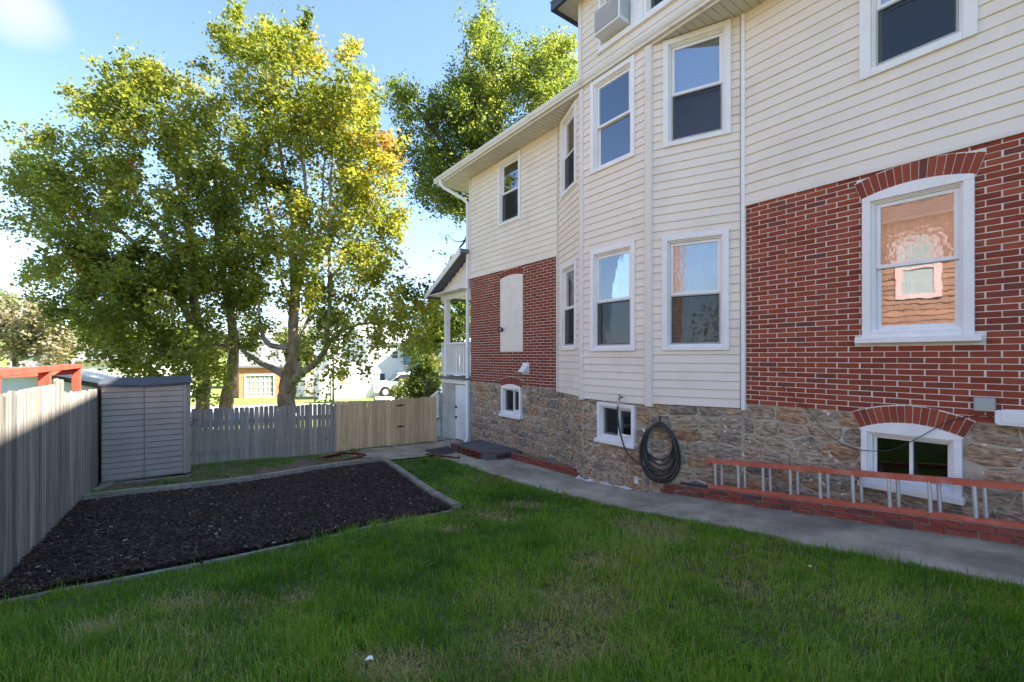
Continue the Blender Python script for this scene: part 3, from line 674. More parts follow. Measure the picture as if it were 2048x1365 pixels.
# ---- windows
def window(key, fc, kind='hung', casing=.075, sill=False, blind=None, glass=('glass', 'glass'), screen=True, arched=False, label=None, proud=.040, curtain=False):
    q0, q1, z0, z1 = R[key]; W_ = MB(); cw = casing
    zs = z0
    if arched:
        cq, zc, Rr, w, h = ARCH[key]; spring = zc + math.sqrt(Rr * Rr - w * w)
        fc.box(W_, q0, q0 + cw, z0, spring - .001, -.05, proud); fc.box(W_, q1 - cw, q1, z0, spring - .001, -.05, proud)
        zt = spring - cw * .35
        pts = [(q0, spring), (q0 + cw, zt - .0)] + [(q1 - cw, zt), (q1, spring)]
        # arched head board
        head = [fc.P(q0, spring, -.05), fc.P(q0 + .001, zt - .02, -.05), fc.P(q1 - .001, zt - .02, -.05), fc.P(q1, spring, -.05)]
        top = []
        for i in range(1, 12):
            a = math.asin(w / Rr) * (1 - 2 * i / 12); top.append(fc.P(cq + Rr * math.sin(a), zc + Rr * math.cos(a), -.05))
        W_.prism(head + top, fc.n * (.05 + proud + .003))
        zi1 = zt - .02
    else:
        fc.box(W_, q0, q0 + cw, z0, z1, -.05, proud); fc.box(W_, q1 - cw, q1, z0, z1, -.05, proud)
        fc.box(W_, q0 + cw, q1 - cw, z1 - cw, z1, -.05, proud - .002)
        zi1 = z1 - cw
    fc.box(W_, q0 + cw, q1 - cw, z0, z0 + cw * .8, -.05, proud + .004)
    zi0 = z0 + cw * .8; a, b = q0 + cw, q1 - cw
    # stepped inner moulding
    for k, (wd, o1) in enumerate(((.016, .018), (.032, -.004))):
        fc.box(W_, a, a + wd, zi0, zi1, -.12, o1); fc.box(W_, b - wd, b, zi0, zi1, -.12, o1)
        fc.box(W_, a + wd, b - wd, zi1 - wd, zi1, -.12, o1 - .001); fc.box(W_, a + wd, b - wd, zi0, zi0 + wd * .8, -.12, o1 - .001)
    win = W_.build('window', 'trim', house, bevel=.003, label=label)
    a += .034; b -= .034; c, d = zi0 + .028, zi1 - .034
    def sash(p, q, r, s, o, rail=.038, nm='sash'):
        mb = MB(); fc.box(mb, p, p + rail, r, s, o - .028, o); fc.box(mb, q - rail, q, r, s, o - .028, o)
        fc.box(mb, p + rail, q - rail, s - rail, s, o - .028, o - .001); fc.box(mb, p + rail, q - rail, r, r + rail, o - .028, o - .001)
        mb.build(nm, 'trim', win, bevel=.002); return p + rail, q - rail, r + rail, s - rail
    def pane(p, q, r, s, o, g):
        mb = MB(); fc.box(mb, p - .004, q + .004, r - .004, s + .004, o - .016, o - .011); mb.build('pane', g, win)
    if kind == 'hung':
        m_ = lerp(c, d, .50)
        i = sash(a, b, m_ - .02, d, -.022); pane(*i, -.022, glass[0]); up = i
        i = sash(a, b, c, m_ + .015, -.055); pane(*i, -.055, glass[1]); lo = i
        if screen:
            mb = MB(); fc.box(mb, a, b, c, m_ - .022, -.016, -.0145); mb.build('insect_screen', 'screen', win)
            mb = MB()
            for (p, q, r, s) in ((a, a + .018, c, m_ - .022), (b - .018, b, c, m_ - .022), (a + .018, b - .018, c, c + .018), (a + .018, b - .018, m_ - .04, m_ - .022)): fc.box(mb, p, q, r, s, -.0145, -.008)
            mb.build('screen_frame', 'grey_box', win)
        if blind:
            lo_ = lerp(c, d, blind); mb = MB(); z = d + .0
            while z > lo_:
                for _ in (0,): mb.hexa([fc.P(a, z - .010, -.060), fc.P(b, z - .010, -.060), fc.P(b, z + .009, -.074), fc.P(a, z + .009, -.074), fc.P(a, z - .0085, -.060), fc.P(b, z - .0085, -.060), fc.P(b, z + .0105, -.074), fc.P(a, z + .0105, -.074)])
                z -= .0225
            for qq in (lerp(a, b, .12), lerp(a, b, .5), lerp(a, b, .88)): fc.box(mb, qq - .002, qq + .002, lo_, d, -.078, -.076)
            fc.box(mb, a, b, lo_ - .02, lo_, -.078, -.058); mb.build('blind', 'blind', win)
        if curtain:
            mb = MB(); n_ = 44
            P_ = [(lerp(a - .02, b + .02, k / n_), -.14 + .02 * math.sin(k * 1.35) + .012 * math.sin(k * .43)) for k in range(n_ + 1)]
            for (x0, o0), (x1, o1) in zip(P_, P_[1:]): mb.poly([fc.P(x0, c - .05, o0), fc.P(x1, c - .05, o1), fc.P(x1, d + .05, o1), fc.P(x0, d + .05, o0)])
            mb.build('curtain', 'curtain', win)
    else:      # sliding basement window with two sashes
        m_ = lerp(a, b, .5); da = .05
        i = sash(m_ - .02, b, c, d, -.05, .028); pane(*i, -.05, glass[0])
        i = sash(a, m_ + .012, c, d, -.08, .028); pane(*i, -.08, glass[1])
        if screen:
            mb = MB(); fc.box(mb, m_ + .01, b, c, d, -.046, -.0445); mb.build('insect_screen', 'screen', win)
    if sill:
        mb = MB(); e = sill
        fc.box(mb, q0 - e, q1 + e, z0 - .062, z0 - .001, -.05, .085); mb.build('sill', 'trim', win, bevel=.006)
    return win
window('C_up', FC, blind=.50, glass=('glass', 'glass'), label='upper bay window with white slatted blind in its top sash')
window('B_up', FB, glass=('glass_mirror', 'glass_mirror'), blind=.5, screen=False)
window('A_up', FA)
window('W_up', FW, blind=.60)
window('C_lo', FC, glass=('glass_film', 'glass'), blind=.52, curtain=True, label='lower bay window with cloudy rippled film on the top pane')
window('B_lo', FB, glass=('glass_mirror', 'glass'), blind=.52)
window('A_lo', FA)
window('main', FW, casing=.075, arched=True, sill=.055, glass=('glass_film', 'glass_mirror'), blind=.86, screen=False, curtain=True, label='arched top window in the brick wall mirroring orange siding')
window('W_top', FW, casing=.10, glass=('glass', 'glass_mirror'), blind=.55)
window('base_far', FW, kind='slide', glass=('glass_low', 'glass_low'), casing=.06, arched=True, sill=.03)
window('base_mid', FB, kind='slide', glass=('glass_low', 'glass_low'), casing=.055, sill=.03)
window('base_near', FW, kind='slide', glass=('glass_low', 'glass_low'), casing=.055, arched=True, sill=.02, screen=False)
# stuccoed-over window opening
q0, q1, z0, z1 = R['panel']; cq, zc, Rr, w, h = ARCH['panel']; mb = MB(); pts = [FW.P(q0, z0, -.01), FW.P(q1, z0, -.01)]
for i in range(9): a = math.asin(w / Rr) * (1 - 2 * i / 8); pts.append(FW.P(cq + Rr * math.sin(a), zc + Rr * math.cos(a), -.01))
mb.prism(pts, FW.n * .022); mb.build('stucco_panel', 'stucco', house, bevel=.006, label='pale stucco filling a former arched window')

# ---- interior: floors and back walls keep the rooms dark
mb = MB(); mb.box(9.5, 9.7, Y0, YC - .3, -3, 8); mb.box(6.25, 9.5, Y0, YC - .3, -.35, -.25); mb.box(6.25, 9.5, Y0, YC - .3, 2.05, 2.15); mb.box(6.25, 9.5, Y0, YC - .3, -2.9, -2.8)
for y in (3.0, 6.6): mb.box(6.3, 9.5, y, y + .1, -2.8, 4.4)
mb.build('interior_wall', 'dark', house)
mb = MB(); mb.box(6.03, 14.5, YC - .2, YC - .01, -2.9, ZS - .02); mb.box(6.22, 14.5, YC - .2, YC - .012, ZS - .02, ZE + .05); mb.box(6.0, 14.5, Y0, Y0 + .2, -2.9, ZE + .05); mb.box(14.3, 14.5, Y0 + .2, YC - .2, -2.9, ZE + .05)
mb.build('rear_wall', 'siding', house)

sheet('basement_floor', np.linspace(6.26, 14.2, 8), np.linspace(Y0 + .25, YC - .25, 24), 'dark', .06)
# ---- eave: soffit panels, fascia, gutter, roof
XE, YE = 5.49, 10.72
mb0 = MB(); pw = .305; y = YE - .02; ks = 0
while y > Y0:
    y2 = max(y - pw, Y0); mb = MB(); sub = np.linspace(y2 + .002, y - .002, 4)
    x1 = 6.02 if (y > YC or True) else 6.0
    xr = 6.6 if y > YC else 6.02
    for a, b in zip(sub, sub[1:]): mb.box(XE + .04, xr, a + .006, b - .004, ZE + .001, ZE + .014)
    mb.box(XE + .04, xr, y2 + .001, y - .001, ZE + .009, ZE + .019)
    mb.build('soffit_panel', 'soffit', house); y = y2
mb = MB(); mb.box(XE + .015, XE + .04, Y0, YE, ZE - .012, ZE + .15); mb.box(XE + .04, 8.0, YE - .02, YE, ZE - .012, ZE + .15); mb.build('fascia', 'gutter', house, bevel=.003)
gut = MB(); prof = [(0, 0), (-.065, 0), (-.075, .03), (-.10, .055), (-.115, .095), (-.115, .115), (-.105, .115), (-.105, .098), (-.09, .06), (-.06, .02), (0, .012), (0, .115), (.006, .12), (.006, 0)]
ya, yb = Y0, YE + .01; xg = XE + .014
for y in (ya, yb): gut.v += [(xg + x * .8, y, ZE + .02 + z) for x, z in prof]
n_ = len(prof)
for i in range(n_): j = (i + 1) % n_; gut.f.append((i, j, n_ + j, n_ + i))
gut.f.append(tuple(range(n_))); gut.f.append(tuple(range(n_, 2 * n_)))
gutter = gut.build('gutter', 'gutter', house)
mb = MB(); mb.box(xg - .098, xg + .003, yb + .001, yb + .006, ZE + .018, ZE + .137); mb.build('end_cap', 'gutter', gutter)
y = 10.2
while y > -2:
    mb = MB(); mb.box(xg - .094, xg + .002, y - .012, y + .012, ZE + .136, ZE + .141); mb.build('hanger', 'gutter', gutter); y -= .76
sl = math.tan(math.radians(36))
mb = MB(); xr_, xr2 = 10.2, 15.0
mb.prism([(XE - .02, 0, ZE + .16), (xr_, 0, ZE + .16 + sl * (xr_ - XE)), (xr2, 0, ZE + .16), (xr2 - .1, 0, ZE + .10), (xr_, 0, ZE + .05 + sl * (xr_ - XE)), (XE + .05, 0, ZE + .13)], (0, YE + .06 - Y0, 0))
for i, v in enumerate(mb.v): mb.v[i] = (v[0], v[1] + Y0, v[2])
roof = mb.build('roof', 'shingle', house)
mb = MB(); mb.prism([(6.05, YC - .2, ZE), (14.4, YC - .2, ZE), (10.2, YC - .2, ZE + sl * 4.5)], (0, .15, 0)); mb.build('gable', 'siding', house)

# ---- third storey dormer above the eave
YD = 5.98
FD = Facet((6.0, 0), (6.0, 1))
qa = FW.at(1199, 60)[0]; qm1, qm2 = FW.at(1270, 60)[0], FW.at(1290, 60)[0]
zsill = FW.at(1199, 104)[1]
print('DORMER', qa, qm1, qm2, zsill)
R['d1'] = [qm1 + .0, qa, zsill, zsill + 1.35]; R['d2'] = [qm2 - (qa - qm1), qm2 - .0, zsill, zsill + 1.35]; OPEN['D'] = ['d1', 'd2']
hd = holes('D')
mb = MB(); wall_with_holes(mb, FD, -3.0, YD - .01, ZE + .2, 6.55, hd, -.15, -.006); mb.build('dormer_wall', 'siding', house)
mb = MB(); mb.box(6.0, 9.5, YD - .16, YD - .012, ZE + .5, 6.55); mb.box(6.0, 9.5, -3.0, -2.85, ZE + .5, 6.55); mb.box(8.4, 8.5, -2.8, YD - .2, ZE + .3, 6.5); mb.build('dormer_wall', 'siding', house)
siding(FD, -3.0, YD - .05, ZE + .2, 6.5, with_casing('D'), .1165)
mb = MB(); FD.box(mb, YD - .05, YD + .035, ZE + .1, 6.52, -.1, .033); mb.build('corner_trim', 'vinyl_trim', house, bevel=.004)
# pair of windows share a wide mullion
mb = MB(); FD.box(mb, qm2 + .002, qm1 - .002, zsill, zsill + 1.35, -.05, .045); mb.build('mullion', 'trim', house, bevel=.004)
window('d1', FD, casing=.06, glass=('glass_mirror', 'glass')); window('d2', FD, casing=.06, glass=('glass_mirror', 'glass'))
mb = MB(); FD.box(mb, R['d2'][0] - .03, qa + .03, zsill - .06, zsill - .002, -.03, .055); mb.build('dormer_sill', 'trim', house, bevel=.004)
mb = MB(); mb.prism([(5.62, 0, 6.62), (8.2, 0, 8.3), (10.8, 0, 6.62), (10.75, 0, 6.52), (8.2, 0, 8.17), (5.70, 0, 6.54)], (0, YD + .42 + 3.3, 0))
for i, v in enumerate(mb.v): mb.v[i] = (v[0], v[1] - 3.3, v[2])
mb.build('dormer_roof', 'shingle', house)
mb = MB(); mb.box(5.70, 6.0, -3.0, YD + .36, 6.50, 6.53); mb.box(6.0, 8.0, YD + .03, YD + .36, 6.50, 6.53); mb.build('dormer_soffit', 'soffit', house)
mb = MB(); mb.box(5.64, 5.70, -3.3, YD + .42, 6.46, 6.60); mb.box(5.70, 8.0, YD + .37, YD + .42, 6.46, 6.60); mb.build('dormer_gutter', 'shed_roof', house)
mb = MB(); mb.prism([(6.0, 0, 6.5), (8.2, 0, 8.1), (10.4, 0, 6.5)], (0, .1, 0))
for i, v in enumerate(mb.v): mb.v[i] = (v[0], v[1] + YD - .12, v[2])
mb.build('gable', 'siding', house)

SIDE.sort(key=lambda t_: -t_[0])
for sc_, mb, pr_ in SIDE[:285]: mb.build('siding_board', 'siding', pr_)
mb = MB()
for sc_, m2, pr_ in SIDE[285:]:
    b = len(mb.v); mb.v += m2.v; mb.f += [tuple(b + i for i in f) for f in m2.f]
mb.build('siding_strips', 'siding', house, kind='stuff')
# ---- downspout with swan neck
dsx, dsy = 5.955, YC + .075
mb = MB(); g0 = Vector((XE - .04, 10.42, ZE + .02))
mb.tube([g0, g0 + Vector((0, 0, -.10)), g0 + Vector((.06, -.05, -.19)), Vector((dsx - .08, dsy + .08, 4.02)), Vector((dsx, dsy, 3.90)), Vector((dsx, dsy, 3.6)), Vector((dsx, dsy, -2.05)), Vector((dsx - .10, dsy - .06, -2.14))], .042, 10)
ds = mb.build('downspout', 'trim', house, smooth=True)
for z in (3.5, 2.0, .2, -.72, -1.7):
    mb = MB(); mb.tube([(dsx, dsy, z - .02), (dsx, dsy, z + .02)], .047, 10); mb.build('strap', 'trim', ds)

# ---- dryer vent hood, conduit, wall scar
p = FW.at(1052, 737); q, z = p; mb = MB()
mb.prism([FW.P(q - .09, z + .1, 0), FW.P(q - .09, z - .08, 0), FW.P(q - .09, z - .08, .16)], FW.d * .18)
vent = mb.build('dryer_vent', 'white_plastic', house, bevel=.004)
mb = MB(); FW.box(mb, q - .11, q + .11, z - .12, z + .12, 0, .012); mb.build('vent_plate', 'white_plastic', vent)
# porch at the far end -------------------------------------------------------------
porch = empty('porch', (6.4, 10.6, -2.2), 'white side porch with slatted railing above a grey basement entry at the far corner', 'porch')
PY = 11.42
mb = MB(); mb.box(6.02, 9.5, 10.71, PY, -2.4, -.60); mb.box(6.02, 9.5, YC + .02, 10.71, -.72, -.60); mb.build('base_wall', 'parging', porch, bevel=.004)
mb = MB(); mb.box(5.99, 6.02, YC + .05, PY, -.70, -.585); mb.build('band', 'trim', porch, bevel=.003)
mb = MB(); mb.box(6.03, 6.07, 9.95, 10.69, -2.17, -.73); bd = mb.build('basement_door', 'door_white', porch, bevel=.004, label='pale blue basement door')
mb = MB()
for z in (-1.35, -1.62): mb.box(6.0, 6.03, 10.60, 10.66, z, z + .05)
mb.build('latch', 'black_metal', bd)
mb = MB()
for z in (-1.0, -1.9): mb.box(6.02, 6.035, 9.96, 10.02, z, z + .1)
mb.build('hinge', 'alu', bd)
mb = MB(); mb.box(5.90, 9.6, YC + .03, PY + .06, -.582, -.53); mb.build('deck', 'shingle', porch, bevel=.003)
for xx in (6.06, 9.3):
    mb = MB(); mb.box(xx - .065, xx + .065, PY - .28, PY - .15, -.53, 1.62); mb.build('post', 'trim', porch, bevel=.006)
mb = MB(); mb.box(6.0, 6.07, YC + .04, PY - .29, .345, .40); mb.box(6.0, 6.07, YC + .04, PY - .29, -.47, -.43); mb.box(5.99, 6.08, PY - .14, PY + .03, .345, .40); mb.box(6.0, 6.07, PY - .14, PY + .03, -.47, -.43); rail_ = mb.build('railing', 'trim', porch, bevel=.004)
y = YC + .10; 
while y < PY + .03:
    if not (PY - .31 < y < PY - .12):
        mb = MB(); mb.box(6.02, 6.05, y - .017, y + .017, -.429, .344); mb.build('baluster', 'trim', rail_)
    y += .093
x = 6.15
mb = MB(); mb.box(6.1, 9.2, PY - .02, PY + .03, .345, .40); r2 = mb.build('railing', 'trim', porch)
while x < 9.1:
    mb = MB(); mb.box(x - .017, x + .017, PY - .01, PY + .02, -.5, .344); mb.build('baluster', 'trim', r2); x += .12
# lean-to roof of the porch
zl, zh = 1.66, 2.62; yl, yh = 11.86, YC + .02
mb = MB(); mb.prism([(5.72, yh, zh), (5.72, yl, zl), (5.72, yl, zl + .07), (5.72, yh, zh + .10)], (4.0, 0, 0)); mb.build('porch_roof', 'shingle', porch)
mb = MB(); mb.prism([(5.69, yh, zh - .06), (5.69, yl + .02, zl - .05), (5.69, yl + .02, zl + .085), (5.69, yh, zh + .115)], (.028, 0, 0)); mb.build('rake_board', 'trim', porch, bevel=.003)
mb = MB(); mb.box(5.98, 6.06, YC + .03, PY + .0, 1.58, 1.72); mb.box(5.72, 9.7, YC + .03, yl - .04, 1.722, 1.742); mb.build('beam', 'trim', porch, bevel=.003)
for k in range(8):
    z0 = 1.745 + k * .1; z1 = z0 + .1; ymax = yh + (zh - z1) / (zh - zl) * (yl - yh) - .05
    if ymax < YC + .08: break
    mb = MB(); b = [(6.02, YC + .04, z0), (6.02, ymax + .1, z0), (6.02, ymax, z1), (6.02, YC + .04, z1)]
    mb.prism(b, (-.012, 0, 0)); mb.build('siding_board', 'siding', porch)

# ------------------------------------------------------------------ paths and bed
def strip(name, left, right, mat, dz, thick=.05, nseg=40, kind='structure', label=None):
    """a paved strip between two edge curves given as functions of the parameter, with a real edge thickness"""
    V = []; Fq = []
    for i in range(nseg + 1):
        t = i / nseg; a, b = left(t), right(t)
        for k in range(5):
            x = lerp(a[0], b[0], k / 4); y = lerp(a[1], b[1], k / 4); V.append((x, y, gz(x, y) + dz))
        V.append((a[0], a[1], gz(*a) - thick)); V.append((b[0], b[1], gz(*b) - thick))
    for i in range(nseg):
        o = i * 7; p = o + 7
        for k in range(4): Fq.append((o + k, o + k + 1, p + k + 1, p + k))
        Fq.append((o + 5, o, p, p + 5)); Fq.append((o + 4, o + 6, p + 6, p + 4))
    o = np_mesh(name, V, np.array(Fq), 4, mat, kind=kind); o.data.polygons.foreach_set('use_smooth', [False] * len(o.data.polygons)); return o
def edge_x(y): return ip(y, [-3, .5, 2, 4, 6, 8, 9.3, 10.6], [4.58, 4.62, 4.66, 4.68, 4.62, 4.60, 4.55, 4.5]) + .03 * math.sin(y * 3.1) + .015 * math.sin(y * 9.7)
strip('path', lambda t: (float(edge_x(lerp(-3, 9.0, t))), lerp(-3, 9.0, t)), lambda t: (5.98, lerp(-3, 9.0, t)), 'concrete', .020, nseg=90)
strip('path', lambda t: (lerp(2.75, 3.55, t) if t < 1 else 3.55, lerp(10.62, 9.02, t)), lambda t: (5.98, lerp(10.62, 9.02, t)), 'concrete', .024, nseg=16)
strip('path', lambda t: (5.3, lerp(10.75, 16, t)), lambda t: (6.0, lerp(10.75, 16, t)), 'concrete', .02, nseg=12)
# bed corners: near left, near right, far right, far left
BED = [onZ(0, 1222, -1.60), onZ(903, 1011, -1.83), onZ(764, 926, -2.06), onZ(135, 1018, -1.86)]
BED = [Vector((p.x, p.y, 0)) for p in BED]
BED[0].x = -1.0 + .06; BED[3].x = -1.0 + .06
print('BED', [(round(p.x, 2), round(p.y, 2)) for p in BED])
def bedpt(u, v):
    a = BED[0].lerp(BED[1], u); b = BED[3].lerp(BED[2], u); return a.lerp(b, v)
nu, nv = 60, 50; V = []
for j in range(nv + 1):
    for i in range(nu + 1):
        p = bedpt(i / nu, j / nv); e = min(i, nu - i, j, nv - j) / 6
        V.append((p.x, p.y, gz(p.x, p.y) + .018 + .035 * min(1, e) + rng.normal(0, .008)))
Q = [(j * (nu + 1) + i, j * (nu + 1) + i + 1, (j + 1) * (nu + 1) + i + 1, (j + 1) * (nu + 1) + i) for j in range(nv) for i in range(nu)]
np_mesh('mulch_bed', V, np.array(Q), 4, 'mulch', kind='structure')
# loose bark chips: six-cornered slivers
N = 66000
u, v = rng.random(N), rng.random(N) ** 1.25 if False else rng.random(N)
a = np.array([[*BED[0].xy], [*BED[1].xy], [*BED[2].xy], [*BED[3].xy]])
pts = (a[0] * (1 - u)[:, None] + a[1] * u[:, None]) * (1 - v)[:, None] + (a[3] * (1 - u)[:, None] + a[2] * u[:, None]) * v[:, None]
L = rng.gamma(3.0, .0042, N) + .006; Wd = L * rng.uniform(.18, .5, N); Th = rng.uniform(.002, .007, N)
th = rng.random(N) * 2 * np.pi; tilt = rng.normal(0, .28, N); roll = rng.normal(0, .35, N)
loc = np.array([[-1, -.6, 0], [.3, -1, 0], [1, .2, 0], [-.2, 1, 0], [-.7, -.3, 1], [.3, -.5, 1], [.8, .1, 1], [-.2, .6, 1]], dtype=float)
P = loc[None] * np.stack([L / 1, Wd, Th * 2], 1)[:, None]
def rot(P, th, tilt, roll):
    x, y, z = P[..., 0], P[..., 1], P[..., 2]; cr, sr = np.cos(roll)[:, None], np.sin(roll)[:, None]; y, z = y * cr - z * sr, y * sr + z * cr
    ct, st = np.cos(tilt)[:, None], np.sin(tilt)[:, None]; x, z = x * ct - z * st, x * st + z * ct
    c, s = np.cos(th)[:, None], np.sin(th)[:, None]; return np.stack([x * c - y * s, x * s + y * c, z], -1)
P = rot(P, th, tilt, roll); P[..., 0] += pts[:, 0:1]; P[..., 1] += pts[:, 1:2]
P[..., 2] += (ground(pts[:, 0], pts[:, 1]) + .055 + rng.normal(0, .006, N))[:, None]
fq = np.array([[4, 5, 6, 7], [0, 1, 5, 4], [1, 2, 6, 5], [2, 3, 7, 6], [3, 0, 4, 7]])
Fc = (fq[None] + (np.arange(N) * 8)[:, None, None]).reshape(-1, 4)
tint = np.repeat(rng.random(N), 8); chips = np_mesh('bark_chips', P.reshape(-1, 3), Fc, 4, 'chips', tint=tint, kind='stuff')
tag(chips, 'dark shredded bark mulch filling the timber edged bed', 'mulch')

# timbers round the bed
def timber(name, a, b, w, h, label, dz=.0, group='timbers edging the bark bed'):
    n_ = max(3, int((b - a).length / .25)); mb = MB(); d = (b - a).normalized(); r = Vector((-d.y, d.x, 0)) * (w / 2)
    sec = []
    for i in range(n_ + 1):
        p = a.lerp(b, i / n_); z = gz(p.x, p.y); j = rng.normal(0, .003, 4)
        for k, (s_, zz) in enumerate(((-1, -.08), (1, -.08), (1, h), (.8, h + .008), (-.8, h + .008), (-1, h))):
            q = p + r * (s_ + j[k % 4] * 2); mb.v.append((q.x, q.y, z + zz + dz + (j[k % 4] if zz > 0 else 0)))
    for i in range(n_):
        for k in range(6): mb.f.append((i * 6 + k, i * 6 + (k + 1) % 6, (i + 1) * 6 + (k + 1) % 6, (i + 1) * 6 + k))
    mb.f += [tuple(range(6)), tuple(range(n_ * 6, n_ * 6 + 6))]
    return mb.build(name, 'timber', None, label=label, cat='timber edging', group=group)
far_dir = (BED[2] - BED[3]).normalized(); side = (BED[1] - BED[2]).normalized()
timber('bed_edging', BED[3] + Vector((.02, 0, 0)), BED[2] + far_dir * .02, .085, .13, 'long mossy timber along the far edge of the bark bed')
m1 = BED[2].lerp(BED[1], .52)
timber('bed_edging', BED[2] + far_dir * .10 + side * -.04, m1 + far_dir * .10, .105, .085, 'weathered timber on the right of the bark bed, its far half by the gate path')
timber('bed_edging', m1 + far_dir * .10 + side * .006, BED[1] + far_dir * .10, .105, .078, 'weathered timber on the right of the bark bed, its near half ending in the lawn')
nd = (BED[1] - BED[0]).normalized(); nn = Vector((nd.y, -nd.x, 0))
cuts = [0, .30, .62, 1.0]
for i, txt in enumerate(('thin grey board half sunk between lawn and bark, nearest the left fence', 'thin grey board half sunk between lawn and bark, middle length', 'thin board almost hidden by grass at the right end of the near bed edge')):
    a_, b_ = BED[0].lerp(BED[1], cuts[i] + .003), BED[0].lerp(BED[1], cuts[i + 1] - .003)
    timber('bed_edging', a_ + nn * .03, b_ + nn * (.03 + .02 * (i == 1)), .026, .020, txt)

# ------------------------------------------------------------------ grass
def in_bed(x, y, m_=0.0):
    inside = np.ones_like(x, dtype=bool)
    for i in range(4):
        p, q = BED[i], BED[(i + 1) % 4]; cr = (q.x - p.x) * (y - p.y) - (q.y - p.y) * (x - p.x)
        inside &= cr > -m_ * (q - p).length
    return inside
def vnoise(x, y, s, seed):
    r = np.random.default_rng(seed); G = r.random((64, 64)); fx, fy = x * s % 64, y * s % 64; ix, iy = fx.astype(int), fy.astype(int); tx, ty = fx - ix, fy - iy
    tx = tx * tx * (3 - 2 * tx); ty = ty * ty * (3 - 2 * ty); a = G[ix % 64, iy % 64]; b = G[(ix + 1) % 64, iy % 64]; c = G[ix % 64, (iy + 1) % 64]; d = G[(ix + 1) % 64, (iy + 1) % 64]
    return (a * (1 - tx) + b * tx) * (1 - ty) + (c * (1 - tx) + d * tx) * ty
DRY_AND_SUNLIT = [(onZ(1290, 1058, -1.86), .28), (onZ(1480, 1210, -1.75), .12), (onZ(900, 1060, -1.8), .12), (onZ(1190, 1140, -1.75), .16), (onZ(1040, 950, -1.98), .24), (onZ(1180, 1220, -1.65), .30), (onZ(600, 1185, -1.6), .10), (onZ(1100, 1290, -1.55), .22), (onZ(200, 1265, -1.55), .13), (onZ(380, 1200, -1.6), .14), (onZ(1290, 1075, -1.85), .22), (onZ(1000, 1030, -1.85), .22), (onZ(1330, 1090, -1.85), .15), (onZ(800, 1340, -1.5), .16), (onZ(1050, 1000, -1.9), .2)]  # patch centres and radii: dry grass, and sunlight painted as straw colour
def dry_and_sunlit(x, y):
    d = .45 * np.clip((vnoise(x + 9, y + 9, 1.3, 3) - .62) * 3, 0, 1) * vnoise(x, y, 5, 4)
    for p, r in DRY_AND_SUNLIT: d = np.maximum(d, np.clip(1.55 - np.hypot(x - p.x, y - p.y) / (r * (0.7 + .8 * vnoise(x, y, 4, 5))), 0, 1) * .95)
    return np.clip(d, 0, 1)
def grass(name, cx, cy, lean_seed, nb, hmul, wmul, label, keep_fn):
    """cx, cy tuft centres; nb blades each"""
    r = np.random.default_rng(lean_seed); k = keep_fn(cx, cy); cx, cy = cx[k], cy[k]; n_ = len(cx)
    X = np.repeat(cx, nb) + r.normal(0, .020, n_ * nb); Y = np.repeat(cy, nb) + r.normal(0, .020, n_ * nb)
    dry = dry_and_sunlit(X, Y); hf = .40 + .75 * vnoise(X, Y, 1.5, 11) + .55 * vnoise(X, Y, 6, 12) * (1 - .6 * dry)  # dry covers dry grass and the painted sunlight patches alike
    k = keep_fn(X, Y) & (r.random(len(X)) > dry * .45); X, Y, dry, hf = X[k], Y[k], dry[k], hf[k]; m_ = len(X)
    D = np.maximum(1.0, X * SN + Y * CS)
    H = r.gamma(7, .0078, m_) * hf * hmul; W = (r.uniform(.0011, .0024, m_) * wmul) * np.clip(D / 3.0, 1, 2.4)
    a = r.random(m_) * 2 * np.pi; lean = np.abs(r.normal(.45, .35, m_)) + dry * .5
    # common lie of the blades, swirling slowly over the lawn
    sw = vnoise(X, Y, 1.1, 21) * 6.28; a = np.where(r.random(m_) < .45, sw + r.normal(0, .6, m_), a)
    dx, dy = np.cos(a), np.sin(a); px, py = -dy, dx; Z = ground(X, Y) - .004
    V = np.empty((m_, 5, 3)); h1 = H * .55; l1 = H * lean * .35; l2 = H * lean * 1.0; h2 = H * np.clip(1.05 - lean * .45, .25, 1)
    for i, (s_, w_, l_, z_) in enumerate(((-1, 1, 0, 0), (1, 1, 0, 0), (1, .75, l1, h1), (-1, .75, l1, h1), (0, 0, l2, h2))):
        V[:, i, 0] = X + px * W * s_ * w_ + dx * l_; V[:, i, 1] = Y + py * W * s_ * w_ + dy * l_; V[:, i, 2] = Z + z_
    base = np.arange(m_) * 5
    q = np.stack([base, base + 1, base + 2, base + 3], 1); t = np.stack([base + 3, base + 2, base + 4], 1)
    tn = np.clip(-.08 + .55 * vnoise(X, Y, .8, 31) + .42 * vnoise(X, Y, 3.5, 32) + r.normal(0, .15, m_), 0, .76); is_straw = r.random(m_) < (dry * 1.0 + .03)
    tn = np.where(is_straw, r.uniform(.78, 1, m_), tn)
    o = np_mesh(name, V.reshape(-1, 3), [(q, 4), (t, 3)], 0, 'grass', tint=np.repeat(tn, 5), kind='stuff'); print('GRASS', name, m_)
    return tag(o, label, 'grass')
def lawn_keep(x, y):
    ex = np.interp(y, [-3, .5, 2, 4, 6, 8, 9.3, 10.6], [4.58, 4.62, 4.66, 4.68, 4.62, 4.60, 4.55, 4.5]) - .01 + .05 * (vnoise(x, y, 6, 51) - .5)
    k = (x < ex) & ~in_bed(x, y, .018) & (x > -.98) & (y < 9.0)
    far = (y > 8.95 - .1) & (x > 2.9)
    # not beyond the far bed edge (that strip has its own thin grass)
    back = ((BED[2].x - BED[3].x) * (y - BED[3].y) - (BED[2].y - BED[3].y) * (x - BED[3].x)) > 0
    k &= ~(back & (x < BED[2].x + .25)) & ~far
    # only what the lens and a small step aside can see
    d = x * SN + y * CS; lat = x * CS - y * SN
    return k & (d > .9) & (np.abs(lat) < d * 1.3 + .6) & (d > 1.2)
